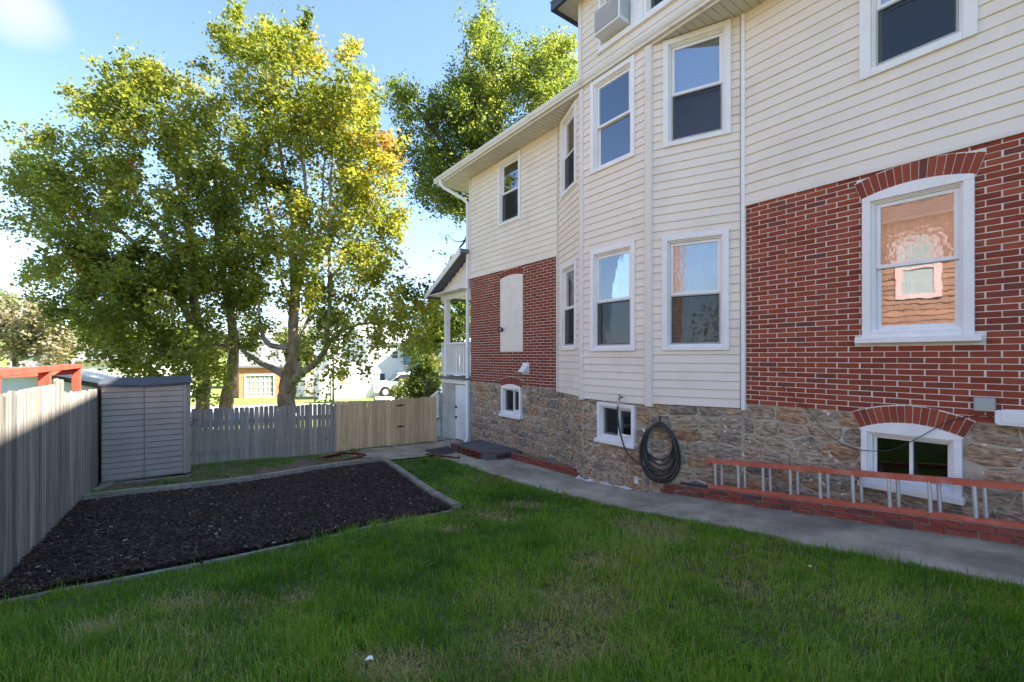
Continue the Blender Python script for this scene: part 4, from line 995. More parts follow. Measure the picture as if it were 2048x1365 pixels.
# density falls with distance: sample depth with a bias to the near lawn
n_ = 60000; dd = 1.3 + (10.2 - 1.3) * rng.random(n_) ** 1.5; ll = (rng.random(n_) * 2 - 1) * (dd * 1.2 + .3)
gx = dd * SN + ll * CS; gy = dd * CS - ll * SN
grass('lawn_grass', gx, gy, 1, 9, 1.0, 1.0, 'lush green lawn grass with straw coloured patches of dry grass and painted sunlight', lawn_keep)
n_ = 9000; gx = rng.uniform(-1, 4.7, n_); gy = rng.uniform(-3, 7, n_)
def side_keep(x, y):
    d = x * SN + y * CS; lat = x * CS - y * SN; far = ((BED[2].x - BED[3].x) * (y - BED[3].y) - (BED[2].y - BED[3].y) * (x - BED[3].x)) > 0
    return (x < np.interp(y, [-3, .5, 7], [4.58, 4.62, 4.62])) & ~in_bed(x, y, .03) & (x > -.98) & ~far & ~((d > 1.3) & (np.abs(lat) < d * 1.2 + .2))
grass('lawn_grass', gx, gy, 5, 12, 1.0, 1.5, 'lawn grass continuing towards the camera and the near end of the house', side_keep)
def back_keep(x, y):
    back = ((BED[2].x - BED[3].x) * (y - BED[3].y) - (BED[2].y - BED[3].y) * (x - BED[3].x)) > .08 * 3.9
    return back & (y < 10.68) & (x > -.95) & (x < 3.1) & (vnoise(x, y, 1.4, 61) + .25 * vnoise(x, y, 6, 62) > .52 - .10 * (x > .4))
n_ = 5200; gx = rng.uniform(-1, 3.3, n_); gy = rng.uniform(7.6, 10.7, n_)
grass('thin_grass', gx, gy, 2, 8, .55, 1.1, 'thin patchy grass on bare soil between the bark bed and the picket fence', back_keep)
# bare soil of that strip
V = []; nn1, nn2 = 60, 40
for j in range(nn2 + 1):
    for i in range(nn1 + 1):
        a_ = BED[3].lerp(BED[2], i / nn1); b_ = Vector((lerp(-.97, 3.3, i / nn1), 10.66, 0)); p = a_.lerp(b_, j / nn2); V.append((p.x, p.y, gz(p.x, p.y) + .006 + rng.normal(0, .0015)))
np_mesh('bare_soil', V, np.array([(j * (nn1 + 1) + i, j * (nn1 + 1) + i + 1, (j + 1) * (nn1 + 1) + i + 1, (j + 1) * (nn1 + 1) + i) for j in range(nn2) for i in range(nn1)]), 4, 'soil', kind='structure')

# broad-leaved weeds: rosettes
def weed(x, y, n_, size, label, group, z=None, upright=.5, matn='grass', ti=(.25, .65)):
    V = []; Q = []; T = []; z0 = gz(x, y) if z is None else z
    for i in range(n_):
        a = rng.random() * 6.28; L_ = size * rng.uniform(.5, 1.1); w = L_ * .2; up = rng.uniform(.1, upright); ox, oy = rng.normal(0, size * .35, 2); t_ = rng.uniform(*ti)
        dx, dy = math.cos(a), math.sin(a); b = len(V)
        for s_, ww in ((0, .1), (.35, .8), (.7, 1), (1, .05)):
            zz = z0 + L_ * up * math.sin(s_ * 2.2) + .01
            for sg in (-1, 0, 1): V.append((x + ox + dx * L_ * s_ - dy * w * ww * sg, y + oy + dy * L_ * s_ + dx * w * ww * sg, zz - (0 if sg else .006))); T.append(t_)
        for k in range(3):
            for sg in (0, 1): Q.append((b + k * 3 + sg, b + k * 3 + sg + 1, b + k * 3 + sg + 4, b + k * 3 + sg + 3))
    o = np_mesh('weed', V, np.array(Q), 4, matn, tint=T, origin=(x, y, z0)); return tag(o, label, 'weed', group)
p = onZ(1470, 1330, -1.5); 
for px, py, z, s, n_, lab in ((1470, 1322, -1.5, .075, 12, 'broad leaved weed in the dark lawn at the bottom edge, right of centre'), (100, 1262, -1.56, .06, 22, 'spreading low weed in the lawn near the bottom left corner'),
                              (215, 1205, -1.6, .05, 9, 'small light green weed at the near edge of the bark bed'), (858, 1140, -1.7, .05, 7, 'dandelion rosette in the lawn below the bed corner'),
                              (560, 1245, -1.6, .05, 8, 'small weed in the lawn left of the centre dry patch'), (280, 1270, -1.56, .05, 8, 'weed beside the straw coloured patch at lower left'), (1062, 1300, -1.52, .05, 6, 'weed in the matted dry patch at bottom centre')):
    p = onZ(px, py, z); weed(p.x, p.y, n_, s, lab, 'broad leaved weeds in the lawn')
for px, py, z, s, n_, lab in ((1048, 922, -2.07, .10, 14, 'tuft of weeds at the stone wall foot beside the landing'), (1080, 930, -2.07, .11, 18, 'largest tuft of weeds at the stone wall foot before the bay'), (1118, 938, -2.05, .07, 9, 'low weeds behind the far red brick border')):
    p = onX(px, py, 5.86); weed(p.x, p.y, n_, s, lab, 'weeds at the foot of the stone wall', z=gz(p.x, p.y) + .04, upright=1.0)
for px, py, s, n_, lab in ((690, 888, .10, 24, 'low groundcover clump at the end of the grey picket fence'), (668, 893, .09, 18, 'grey green herb clump against the fence left of the brick planter'), (705, 915, .07, 12, 'leafy clump at the corner of the brick edging by the bed')):
    p = onZ(px, py, -2.1); p.y = min(p.y, 10.5); weed(p.x, p.y, n_, s, lab, 'groundcover clumps by the brick planter', upright=.8, ti=(.3, .7))
p = onZ(112, 1045, -1.78); weed(-.88, p.y, 8, .07, 'small green weed growing at the foot of the left fence', None, upright=1.0)
# fallen leaves and pale flecks lying about
for i, (px, py, z, c_) in enumerate(((740, 1332, -1.5, 'pale'), (1440, 1000, -1.9, 'pale'), (870, 912, -2.1, 'dry'), (1205, 1010, -1.95, 'dry'), (1010, 1050, -1.85, 'dry'), (530, 935, -2.0, 'dry'), (300, 1003, -1.9, 'dry'), (610, 1040, -1.8, 'pale'), (455, 945, -1.98, 'dry'), (1620, 1160, -1.7, 'dry'))):
    p = onZ(px, py, z); z0 = gz(p.x, p.y) + (.05 if in_bed(np.array([p.x]), np.array([p.y]))[0] or c_ == 'pale' else .035); mb = MB(); a = rng.random() * 6.28
    pts_ = [(math.cos(a + k * 1.05) * (.012 if k % 2 else .026), math.sin(a + k * 1.05) * (.014 if k % 2 else .020)) for k in range(6)]
    mb.prism([(p.x + q[0], p.y + q[1], z0 + .006 * (k % 2)) for k, q in enumerate(pts_)], (0, 0, .002))
    places = ['lying in the lawn at the bottom edge', 'on the path edge left of the ladder', 'on the lawn strip near the black mat', 'at the grass edge below the hose', 'in the dry lawn beside the bed corner', 'on the soil below the picket fence', 'at the far bed timber near the shed', 'on the bark left of centre', 'on the soil right of the shed', 'at the lawn edge under the ladder']
    mb.build('fallen_leaf', 'wood_tan' if c_ == 'dry' else 'white_plastic', None, label=('dry tan leaf ' if c_ == 'dry' else 'pale scrap ') + places[i], cat='leaf' if c_ == 'dry' else 'scrap', group='scattered leaves and scraps')

# ------------------------------------------------------------------ fences
def picket(q0, q1, zb, zt, fc, o, th, dog=.25, mat='wood_grey', parent=None, top='dog', name='picket'):
    w = q1 - q0; c = w * dog
    if top == 'dog': prof = [(q0, zb), (q1, zb), (q1, zt - c), (q1 - c, zt), (q0 + c, zt), (q0, zt - c)]
    else: prof = [(q0, zb), (q1, zb), (q1, zt - w * .30), (q1 - w * .12, zt - w * .10), (q1 - w * .32, zt), (q0 + w * .32, zt), (q0 + w * .12, zt - w * .10), (q0, zt - w * .30)]
    mb = MB(); ln = rng.normal(0, .004); mb.prism([fc.P(q + ln * (z - zb) * .6, z, o + rng.normal(0, .001)) for q, z in prof], fc.n * th)
    return mb.build(name, mat, parent)
FL = Facet((-1.0, 0), (-1.0, 1))             # left boundary, seen from its +X side
left_fence = empty('board_fence', (-1.0, 7, -1.8), 'tall weathered grey board fence receding along the left side', 'fence')
y = 3.3
while y < 10.62:
    w = .138 + rng.normal(0, .004)
    zt = ip(y, [3, 4.77, 6.80, 6.84, 9.8, 10.7], [-.24, -.25, -.285, -.40, -.50, -.52]) + rng.normal(0, .007)
    if 6.35 < y < 6.78: zt += .05
    picket(y, y + w, gz(-1, y) - .03, zt, FL, -.012 + rng.normal(0, .003), -.018, .16, 'wood_grey', left_fence); y += w + .004
for z0, z1 in ((-.62, -.50), (-1.35, -1.45)):
    for a_, b_ in ((3.3, 6.8), (6.84, 10.6)):
        mb = MB(); mb.bar((-1.035, a_, z0 - .03), (-1.035, b_, z1 - .12), .04, .09); mb.build('rail', 'wood_grey', left_fence)
for yy in (3.4, 6.82, 8.6, 10.64):
    mb = MB(); mb.box(-1.155, -1.065, yy - .045, yy + .045, gz(-1, yy) - .1, float(ip(yy, [3, 7, 10.7], [-.35, -.5, -.6]))); mb.build('post', 'wood_grey', left_fence)
FBk = Facet((0, 10.70), (1, 10.70)); FBk.n = Vector((0, -1, 0))
grey = empty('picket_fence', (1, 10.70, -2.0), 'grey weathered dog eared picket fence behind the bark bed, gaps between pickets', 'fence')
x = -.97
while x < 2.90:
    w = .078 + rng.normal(0, .002); zt = ip(x, [-1, .2, 2.94], [-.985, -1.005, -1.045]) + rng.normal(0, .007)
    picket(x, x + w, gz(x, 10.7) + .03 + rng.normal(0, .005), zt, FBk, rng.normal(0, .003), .018, .3, 'wood_grey2', grey, top='round'); x += w + .0075 + abs(rng.normal(0, .003))
for z0 in (-1.28, -1.85):
    mb = MB(); mb.bar((-.97, 10.73, z0), (2.92, 10.73, z0 - .06), .038, .085); mb.build('rail', 'wood_grey2', grey)
for xx in (-.9, 1.15, 2.88):
    mb = MB(); mb.box(xx - .045, xx + .045, 10.75, 10.84, -2.3, -1.12); mb.build('post', 'wood_grey2', grey)
xr0, xg, xr1 = 2.945, onY(800.5, 800, 10.70).x, onY(866, 800, 10.70).x
tan = empty('board_fence', (3.7, 10.70, -2.1), 'new pale pine board fence between the grey pickets and the gate', 'fence')
nb_ = 13; w = (xg - .006 - xr0) / nb_
def tan_board(i, x0, w, parent, zt):
    picket(x0 + .0015, x0 + w - .0015, gz(x0, 10.7) + .045 + rng.normal(0, .004), zt + rng.normal(0, .004), FBk, .002 + rng.normal(0, .002), .018, .22, 'wood_tan', parent, top='round', name='board')
for i in range(nb_): tan_board(i, xr0 + i * w, w, tan, -1.035)
for z0 in (-1.25, -1.95):
    mb = MB(); mb.bar((xr0, 10.745, z0), (xg - .02, 10.745, z0), .038, .088); mb.build('rail', 'wood_tan', tan)
for xx in (xr0 + .08, xg - .09):
    mb = MB(); mb.box(xx - .045, xx + .045, 10.77, 10.86, -2.3, -1.08); mb.build('post', 'wood_tan', tan)
gate = empty('gate', ((xg + xr1) / 2, 10.70, -2.1), 'pale pine board gate on two black strap hinges beside the porch', 'gate')
nb_ = 7; w = (xr1 - xg) / nb_
for i in range(nb_): tan_board(i, xg + i * w, w, gate, -1.02)
for z0 in (-1.25, -1.95):
    mb = MB(); mb.bar((xg + .01, 10.745, z0), (xr1 - .01, 10.745, z0), .038, .088); mb.build('rail', 'wood_tan', gate)
mb = MB(); mb.bar((xg + .05, 10.79, -1.95), (xr1 - .05, 10.79, -1.25), .03, .08); mb.build('brace', 'wood_tan', gate)
for py in (811, 853):
    z = onY(800, py, 10.7).z; mb = MB()
    for sg in (-1, 1): mb.prism([(xg + sg * .012, 10.672, z - .022), (xg + sg * .115, 10.672, z - .005), (xg + sg * .115, 10.672, z + .005), (xg + sg * .012, 10.672, z + .022)], (0, .004, 0))
    mb.tube([(xg, 10.674, z - .03), (xg, 10.674, z + .03)], .009, 8); h_ = mb.build('hinge', 'black_metal', gate)
mb = MB(); mb.box(xr1 + .01, xr1 + .10, 10.70, 10.79, -2.3, -1.03); mb.build('gate_post', 'wood_tan', None, label='pine post on the house side of the gate', cat='post')

# ------------------------------------------------------------------ shed
shed = empty('garden_shed', (-.3, 10.0, -2.0), 'narrow grey plastic garden shed with ribbed siding and dark roof in the left corner', 'shed')
sy = 9.55; xa = onY(203, 900, sy).x; xb = onY(366, 900, sy).x; xm = onY(288.5, 900, sy).x; zt = onY(203, 774, sy).z; zb0 = gz(xa, sy) + .02
print('SHED', xa, xm, xb, zt, zb0)
mb = MB(); mb.prism([(xa + .02, sy + .02, zb0), (xb - .02, sy + .02, zb0), (xb + .095, sy + .12, zb0), (xb + .095, sy + .78, zb0), (xa + .02, sy + .78, zb0)], (0, 0, zt - zb0)); mb.build('body', 'shed_panel', shed)
FSd = Facet((0, sy), (1, sy)); FSd.n = Vector((0, -1, 0))
def ribs(x0, x1, nm):
    n_ = 16; st = (zt - zb0 - .03) / n_
    mb = MB(); FSd.box(mb, x0, x1, zb0 + .006, zt, -.004, .006); pn = mb.build(nm, 'shed_panel', shed)
    for k in range(n_):
        z0 = zb0 + .02 + k * st; mb = MB()
        prof = [(z0 + .004, .0055), (z0 + .014, .020), (z0 + st * .55, .0165), (z0 + st - .006, .012), (z0 + st - .001, .0055)]
        b = len(mb.v)
        for xx in (x0 + .008, x1 - .008):
            for z, o in prof: mb.v.append(tuple(FSd.P(xx, z, o)))
        for i in range(5): j = (i + 1) % 5; mb.f.append((i, j, 5 + j, 5 + i))
        mb.f += [(0, 1, 2, 3, 4), (5, 6, 7, 8, 9)]; mb.build('rib', 'shed_panel', pn)
ribs(xa, xm - .003, 'panel'); ribs(xm + .003, xb, 'panel')
mb = MB(); FSd.box(mb, xb + .001, xb + .052, zb0, zt + .01, -.01, .022); mb.build('corner_post', 'shed_panel', shed, bevel=.006)
mb = MB(); mb.prism([(xb + .054, sy - .005, zb0), (xb + .105, sy + .06, zb0), (xb + .105, sy + .74, zb0), (xb + .09, sy + .74, zb0), (xb + .09, sy + .08, zb0), (xb + .05, sy + .03, zb0)], (0, 0, zt - zb0)); dr = mb.build('door', 'shed_panel', shed)
p = Vector((xb + .105, sy + .09, lerp(zb0, zt, .52))); mb = MB(); mb.tube([p, p + Vector((.04, -.01, .03)), p + Vector((.05, -.01, .07)), p + Vector((.04, -.01, .11)), p + Vector((0, 0, .14))], .007, 6); mb.build('handle', 'black_metal', dr)
mb = MB(); nseg = 10; V0 = []
for i in range(nseg + 1):
    t = i / nseg; x = lerp(xa - .035, xb + .13, t); sag = .035 * (1 - (2 * t - 1) ** 2)
    V0.append((x, sag))
prof = [(sy - .05, .0), (sy - .055, .03), (sy + .1, .065), (sy + .84, .10), (sy + .84, .04)]
for x, s_ in V0:
    for yy, z in prof: mb.v.append((x, yy, zt + z + .02 - s_ * (1 if yy < sy + .2 else .2)))
for i in range(nseg):
    for k in range(5): mb.f.append((i * 5 + k, i * 5 + (k + 1) % 5, (i + 1) * 5 + (k + 1) % 5, (i + 1) * 5 + k))
mb.f += [(0, 1, 2, 3, 4), tuple(range(nseg * 5, nseg * 5 + 5))]; mb.build('roof', 'shed_roof', shed)
mb = MB(); mb.bar((xa - .02, sy - .09, gz(xa, sy) + .012), (xb + .1, sy - .05, gz(xb, sy) + .012), .10, .03); mb.build('plank', 'timber', None, label='half buried plank lying in the soil along the foot of the shed', cat='plank', bevel=.004)
mb = MB(); mb.bar((-.93, 8.85, gz(-.9, 8.9) + .02), (-.80, 9.45, gz(-.8, 9.4) + .02), .09, .035); mb.build('plank', 'timber', None, label='short board on the ground between left fence and shed', cat='plank', bevel=.004)

# ------------------------------------------------------------------ red frame and neighbour's garage past the left fence
frame = empty('red_frame', (-1.3, 7.4, -1.8), 'red painted timber frame rising above the left fence', 'timber frame')
for px, yy in ((3, 5.42), (102, 7.32), (160.5, 9.38)):
    x = -1.19; mb = MB(); mb.box(x - .048, x + .048, yy - .048, yy + .048, gz(-1.2, yy) - .05, -.165); mb.build('post', 'red_wood', frame, bevel=.004)
mb = MB(); mb.box(x - .05, x + .06, 4.2, 9.46, -.163, -.10); mb.build('top_rail', 'red_wood', frame, bevel=.004)
mb = MB(); mb.bar((-1.20, 9.40, -.21), (-2.9, 6.4, -.235), .045, .09); mb.build('cross_rail', 'red_wood', frame, bevel=.004)
for xx, yy in ((-2.05, 7.9), (-2.85, 6.5)):
    mb = MB(); mb.box(xx - .045, xx + .045, yy - .045, yy + .045, -2.0, -.27); mb.build('post', 'red_wood', frame, bevel=.004)
garage = empty('neighbour_garage', (-6, 16, -2.3), 'pale aqua stucco outbuilding with low brown edged roof behind the left fence', 'garage')
ga = onD(-330, 760, 12.0); gb = onD(203, 775, 15.0)
Gf = Facet((ga.x, ga.y), (gb.x, gb.y)); Gf.n = Vector((Gf.d.y, -Gf.d.x, 0))
zt0, zt1 = -.35, onD(195, 776, 15.0).z
mb = MB(); mb.prism([Gf.P(0, -2.6), Gf.P(Gf.len, -2.6), Gf.P(Gf.len, -1.05), Gf.P(Gf.len * .66, -.50), Gf.P(0, -.50)], Gf.n * -5); mb.build('wall', 'bg_paleblue', garage)
mb = MB(); A_, B_, C_ = Gf.P(-.2, -.44, .25), Gf.P(Gf.len * .66, -.44, .25), Gf.P(Gf.len + .25, -1.0, .25)
mb.prism([A_, B_, C_, C_ + Vector((0, 0, .06)), B_ + Vector((0, 0, .07)), A_ + Vector((0, 0, .07))], Gf.n * -5.6); rf = mb.build('roof', 'bg_cream', garage)
mb = MB(); mb.prism([B_ + Gf.n * .02 + Vector((0, 0, -.07)), C_ + Gf.n * .02 + Vector((0, 0, -.07)), C_ + Gf.n * .02 + Vector((0, 0, .07)), B_ + Gf.n * .02 + Vector((0, 0, .08))], Gf.n * -.025); mb.build('fascia', 'bark_dark', rf)
mb = MB(); mb.prism([A_ + Gf.n * .02 + Vector((0, 0, -.07)), B_ + Gf.n * .02 + Vector((0, 0, -.07)), B_ + Gf.n * .02 + Vector((0, 0, .08)), A_ + Gf.n * .02 + Vector((0, 0, .08))], Gf.n * -.025); mb.build('fascia', 'bg_cream', rf)

# ------------------------------------------------------------------ things at the foot of the house
def brick_row(nm, y_near, y_far, xf, courses, parent, depth=.095, dz=0.03, lift=0, L=.213):
    mb = brick_meshes('border_brick'); hc = .066
    for c in range(courses):
        y = y_near - (L / 2 if c % 2 else 0)
        while y < y_far:
            a, b = max(y, y_near), min(y + L, y_far)
            if b - a > .05:
                m_ = (a + b) / 2; z = gz(xf, m_) + dz + (c + .5) * hc; sl_ = math.atan2(gz(xf, b) - gz(xf, a), b - a)
                me = mb[int(rng.integers(10))]; o = bpy.data.objects.new('brick', me); xx = xf(m_) if callable(xf) else xf
                place(o, parent, (xx + depth * .5 + rng.normal(0, .002), m_, z)); o.scale = (b - a - .008, depth, hc - .008)
                o.location.x += depth * .5; o.rotation_euler = (0, 0, math.pi / 2); o.rotation_euler = Matrix.Rotation(sl_, 3, 'X').to_euler() if False else (0, 0, math.pi / 2)
                o.rotation_euler.rotate_axis('Y', -sl_)
            y += L
XBd = 5.60
def border(y0, y1, courses, label, xf=XBd, cap=True):
    mb = MB(); n_ = int((y1 - y0) / .1); top = courses * .066 + .028
    P_ = [(y0 + (y1 - y0) * i / n_) for i in range(n_ + 1)]
    for y in P_:
        z = gz(xf, y)
        for x, zz in ((xf + .012, -.05), (xf + .012, top), (xf + .10, top - .004), (xf + .105, top - .085), (5.985, top - .085), (5.985, -.05)): mb.v.append((x, y, z + zz))
    for i in range(n_):
        for k in range(6): mb.f.append((i * 6 + k, i * 6 + (k + 1) % 6, (i + 1) * 6 + (k + 1) % 6, (i + 1) * 6 + k))
    mb.f += [tuple(range(6)), tuple(range(n_ * 6, n_ * 6 + 6))]
    o = mb.build('brick_border', 'border_mortar', None, label=label, cat='brick border'); WORLD[o] = o.location.copy()
    brick_row('brick', y0 - .003, y1 + .003, xf, courses, o); return o
b1 = border(-2.0, 4.24, 2, 'low two course red brick border under the ladder and hose')
b2 = border(5.62, 7.60, 2, 'low worn red brick border between the landing and the bay')
# white paint line where path meets the bay wall
mb = MB(); pts = []
for i in range(26):
    y = lerp(4.26, 5.60, i / 25); x = 5.56 + .05 * math.sin(i * .9) * .4 + (.0 if i > 3 else .02); pts.append((x - .03 + .015 * rng.random(), y))
for (x0, y0), (x1, y1) in zip(pts, pts[1:]):
    w0 = .03 + .02 * rng.random(); z0, z1 = gz(x0, y0) + .024, gz(x1, y1) + .024
    mb.poly([(x0 - w0, y0, z0), (x1 - w0, y1, z1), (x1 + .05, y1, z1 + .05), (x0 + .05, y0, z0 + .05)])
for (x0, y0), (x1, y1) in zip(pts[-3:], pts[-2:]): pass
mb.build('paint_line', 'whitewash', None, label='splashed white sealant line where the path meets the bay foundation', cat='sealant')
# landing with slate slab and brick edge
lp = [onZ(958, 892, -2.05), onZ(1022, 908, -2.05), onZ(925, 927, -2.05), onZ(887, 897, -2.05)]
print('LANDING', [(round(p.x, 2), round(p.y, 2)) for p in lp])
LX0, LX1, LY0, LY1 = 5.02, 5.98, 7.68, 9.35
land = empty('stone_landing', (5.5, 8.5, -2.2), 'low landing of dark slate edged in red brick at the far house corner', 'landing')
zl_ = gz(5.5, 8.5) + .16
mb = MB(); mb.prism([(LX0 + .16, LY0 + .12, -2.35), (LX1, LY0 + .02, -2.35), (LX1, LY1 - .02, -2.35), (LX0 + .10, LY1 - .10, -2.35)], (0, 0, zl_ + 2.35)); mb.build('slab', 'slab', land, bevel=.01)
bmesh_ = brick_meshes('border_brick')
def edge_bricks(a, b, courses, parent, ztop, depth=.09, Lb=.2):
    a, b = Vector((*a, 0)), Vector((*b, 0)); d = b - a; n_ = max(1, round(d.length / Lb)); ang = math.atan2(d.y, d.x)
    for c in range(courses):
        for i in range(n_):
            p = a + d * ((i + .5) / n_); o = bpy.data.objects.new('brick', bmesh_[int(rng.integers(10))])
            place(o, parent, (p.x, p.y, ztop - .033 - c * .066)); o.scale = (d.length / n_ - .008, depth, .058); o.rotation_euler = (rng.normal(0, .015), rng.normal(0, .02), ang + rng.normal(0, .015))
edge_bricks((LX0 + .10, LY1 - .05), (LX0 + .06, LY0 + .45), 3, land, zl_ + .015)
edge_bricks((LX0 + .06, LY0 + .45), (LX0 + .35, LY0 + .05), 3, land, zl_ + .012)
edge_bricks((LX0 + .35, LY0 + .05), (LX1 - .2, LY0 + .02), 2, land, zl_ + .005)
mb = MB(); z = gz(4.8, 9.4) + .03; mb.prism([(4.62, 9.62, z), (4.60, 8.95, z), (5.04, 9.0, z), (5.3, 9.72, z)], (0, 0, .012)); mb.build('door_mat', 'rubber', None, label='black rubber mat on the path beside the landing', cat='mat', bevel=.003)
# brick strips at lawn corner by the gate
es = empty('brick_edging', (4.5, 9.2, -2.2), 'short red brick edging between the far lawn tip and the path', 'brick edging')
edge_bricks((4.40, 9.15), (4.78, 8.35), 1, es, gz(4.5, 8.8) + .05); 
es2 = empty('brick_edging', (3.0, 9.9, -2.15), 'red brick edging between the bed corner and the gate path', 'brick edging')
pa, pb = onZ(700, 900, -2.1), onZ(745, 918, -2.1); edge_bricks((pa.x, pa.y), (pb.x, pb.y), 1, es2, gz(pa.x, pa.y) + .055)
pl = empty('brick_planter', (2.7, 10.1, -2.1), 'small square red brick planter in front of the grey and tan fence joint', 'planter')
c0, c1, c2, c3 = onZ(646, 902, -2.1), onZ(690, 897, -2.1), onZ(714, 909, -2.1), onZ(668, 912, -2.1)
qs_ = [(2.42, 9.95), (2.95, 10.25), (3.28, 9.82), (2.70, 9.50)]
for a_, b_ in zip(qs_, qs_[1:] + qs_[:1]): edge_bricks(a_, b_, 1, pl, gz(2.8, 9.9) + .06, depth=.075)

# ladder lying on its side on the border, leaning on the wall
ladder = empty('extension_ladder', (5.7, 1.2, -1.6), 'red railed aluminium extension ladder lying on edge along the brick border', 'ladder')
lt0, lt1 = onX(1410, 919, 5.68), onX(2048, 972, 5.68)
def lad_y(y, top, back=0):
    zt_ = lerp(lt0.z, lt1.z, (y - lt0.y) / (lt1.y - lt0.y)); zb_ = gz(XBd, y) + .160
    x = (5.685 if top else 5.665) + back; return Vector((x, y, zt_ if top else zb_ + .012))
ynear = -1.3
for back, yf in ((0, lt0.y), (.055, lt0.y - .07)):
    for top in (True, False):
        y_f = yf if top else yf - .06
        mb = MB(); a_, b_ = lad_y(ynear, top, back), lad_y(y_f, top, back); e = Vector((0, 0, 1))
        mb.bar(a_, b_, .030, .014); mb.bar(a_ + Vector((-.015, 0, -.024 if top else .024)), b_ + Vector((-.015, 0, -.024 if top else .024)), .005, .036)
        mb.build('rail', 'ladder_red', ladder, bevel=.002)
def rung_y(px): return onX(px, 950, 5.675).y
ys_ = [rung_y(p) for p in (1431.7, 1478, 1528.4, 1583, 1642, 1707.8, 1781.6, 1861.5, 1952)]; step = (ys_[0] - ys_[-1]) / 8
for k in range(-1, 15):
    for back, dy in ((0, 0), (.055, -.055)):
        y = ys_[0] - step * k + dy
        if y > lt0.y - .04 or y < ynear + .05: continue
        a_, b_ = lad_y(y - .004, False, back) + Vector((0, 0, .01)), lad_y(y + .014, True, back) - Vector((0, 0, .01))
        mb = MB(); mb.tube([a_, b_], .0165, 8); mb.build('rung', 'alu', ladder, smooth=False)

# hose coil hanging on the near bay face
hq, hz = FC.at(1320, 897)
print('HOSE', hq, hz)
mb = MB(); pts = []; ztop = FC.at(1320, 845)[1]
loops = 9
for k in range(loops):
    w_ = lerp(.185, .275, k / (loops - 1)) + rng.normal(0, .006); h_ = [.30, .26, .34, .38, .33, .36, .40, .385, .415][k] ; cz = ztop - h_ - .012 * k * .3; ox = rng.normal(0, .008)
    for i in range(28):
        a = math.pi / 2 - 2 * math.pi * i / 28; o = .035 + .024 * (k % 4) + .01 * math.sin(i * .7 + k)
        pts.append(FC.P(hq + ox - math.cos(a) * w_ * (1 - .12 * math.sin(a)), cz + math.sin(a) * h_, o))
mb.tube(pts, .0135, 8)
hose = mb.build('garden_hose', 'hose', None, smooth=True, label='black garden hose coiled on the stone wall and run up to the tap', cat='hose')
WORLD[hose] = hose.location.copy()
tq, tz = FB.at(1247, 797)
def fcp(fc, px, py, o): q, z = fc.at(px, py); return fc.P(q, z, o)
lead = [fcp(FB, 1246, 801, .10), fcp(FB, 1245, 812, .11), fcp(FB, 1244.5, 840, .095), fcp(FB, 1249, 868, .09), fcp(FB, 1257, 895, .085), fcp(FB, 1268, 913, .08), fcp(FB, 1280, 924, .08), fcp(FC, 1300, 935, .09), fcp(FC, 1318, 938, .07)]
def smooth_pts(P_, k=6):
    out = []
    for i in range(len(P_) - 1):
        p0, p1, p2, p3 = P_[max(i - 1, 0)], P_[i], P_[i + 1], P_[min(i + 2, len(P_) - 1)]
        for j in range(k):
            t = j / k; out.append(.5 * ((2 * p1) + (p2 - p0) * t + (2 * p0 - 5 * p1 + 4 * p2 - p3) * t * t + (3 * p1 - p0 - 3 * p2 + p3) * t ** 3))
    out.append(P_[-1]); return out
mb = MB(); mb.tube(smooth_pts(lead), .0125, 8); mb.build('supply_run', 'hose', hose, smooth=True)
tail = [fcp(FC, 1296, 940, .10), fcp(FC, 1312, 956, .10), Vector((5.72, 3.95, gz(5.6, 3.95) + .185)), Vector((5.69, 3.6, gz(5.6, 3.6) + .182)), Vector((5.68, 3.2, gz(5.6, 3.2) + .18)), Vector((5.70, 2.9, gz(5.6, 2.9) + .18))]
mb = MB(); mb.tube(smooth_pts(tail), .0125, 8); mb.build('loose_end', 'hose', hose, smooth=True)
mb = MB(); mb.tube([lead[0] + Vector((.0, 0, .02)), lead[0], lead[1]], [.014, .016, .015], 8); mb.build('coupling', 'alu', hose)
mb = MB(); c_ = fcp(FC, 1320, 842, 0); hk = FC.at(1320, 842)
FC.box(mb, hk[0] - .012, hk[0] + .012, hk[1] - .09, hk[1] + .075, .004, .010); mb.tube([FC.P(hk[0], hk[1] - .02, .01), FC.P(hk[0], hk[1] - .03, .12), FC.P(hk[0], hk[1] + .0, .14)], .006, 6)
mb.build('hose_hook', 'black_metal', None, label='black metal hook screwed to the stone above the hose coil', cat='hook')
mb = MB(); mb.tube([FB.P(tq, tz + .02, .02), FB.P(tq, tz + .02, .08), FB.P(tq, tz + .005, .10), FB.P(tq, tz - .03, .10)], [.012, .014, .014, .011], 8)
tap = mb.build('outdoor_tap', 'brass', None, label='small brass tap on the cream siding above the basement window', cat='tap'); WORLD[tap] = tap.location.copy()
mb = MB(); mb.tube([FB.P(tq, tz + .03, .085), FB.P(tq, tz + .055, .085)], .005, 6)
for k in range(4): a = k * math.pi / 2; mb.tube([FB.P(tq + .03 * math.cos(a), tz + .056, .085 + .03 * math.sin(a)), FB.P(tq, tz + .056, .085)], .006, 6)
mb.build('handle', 'black_metal', tap)

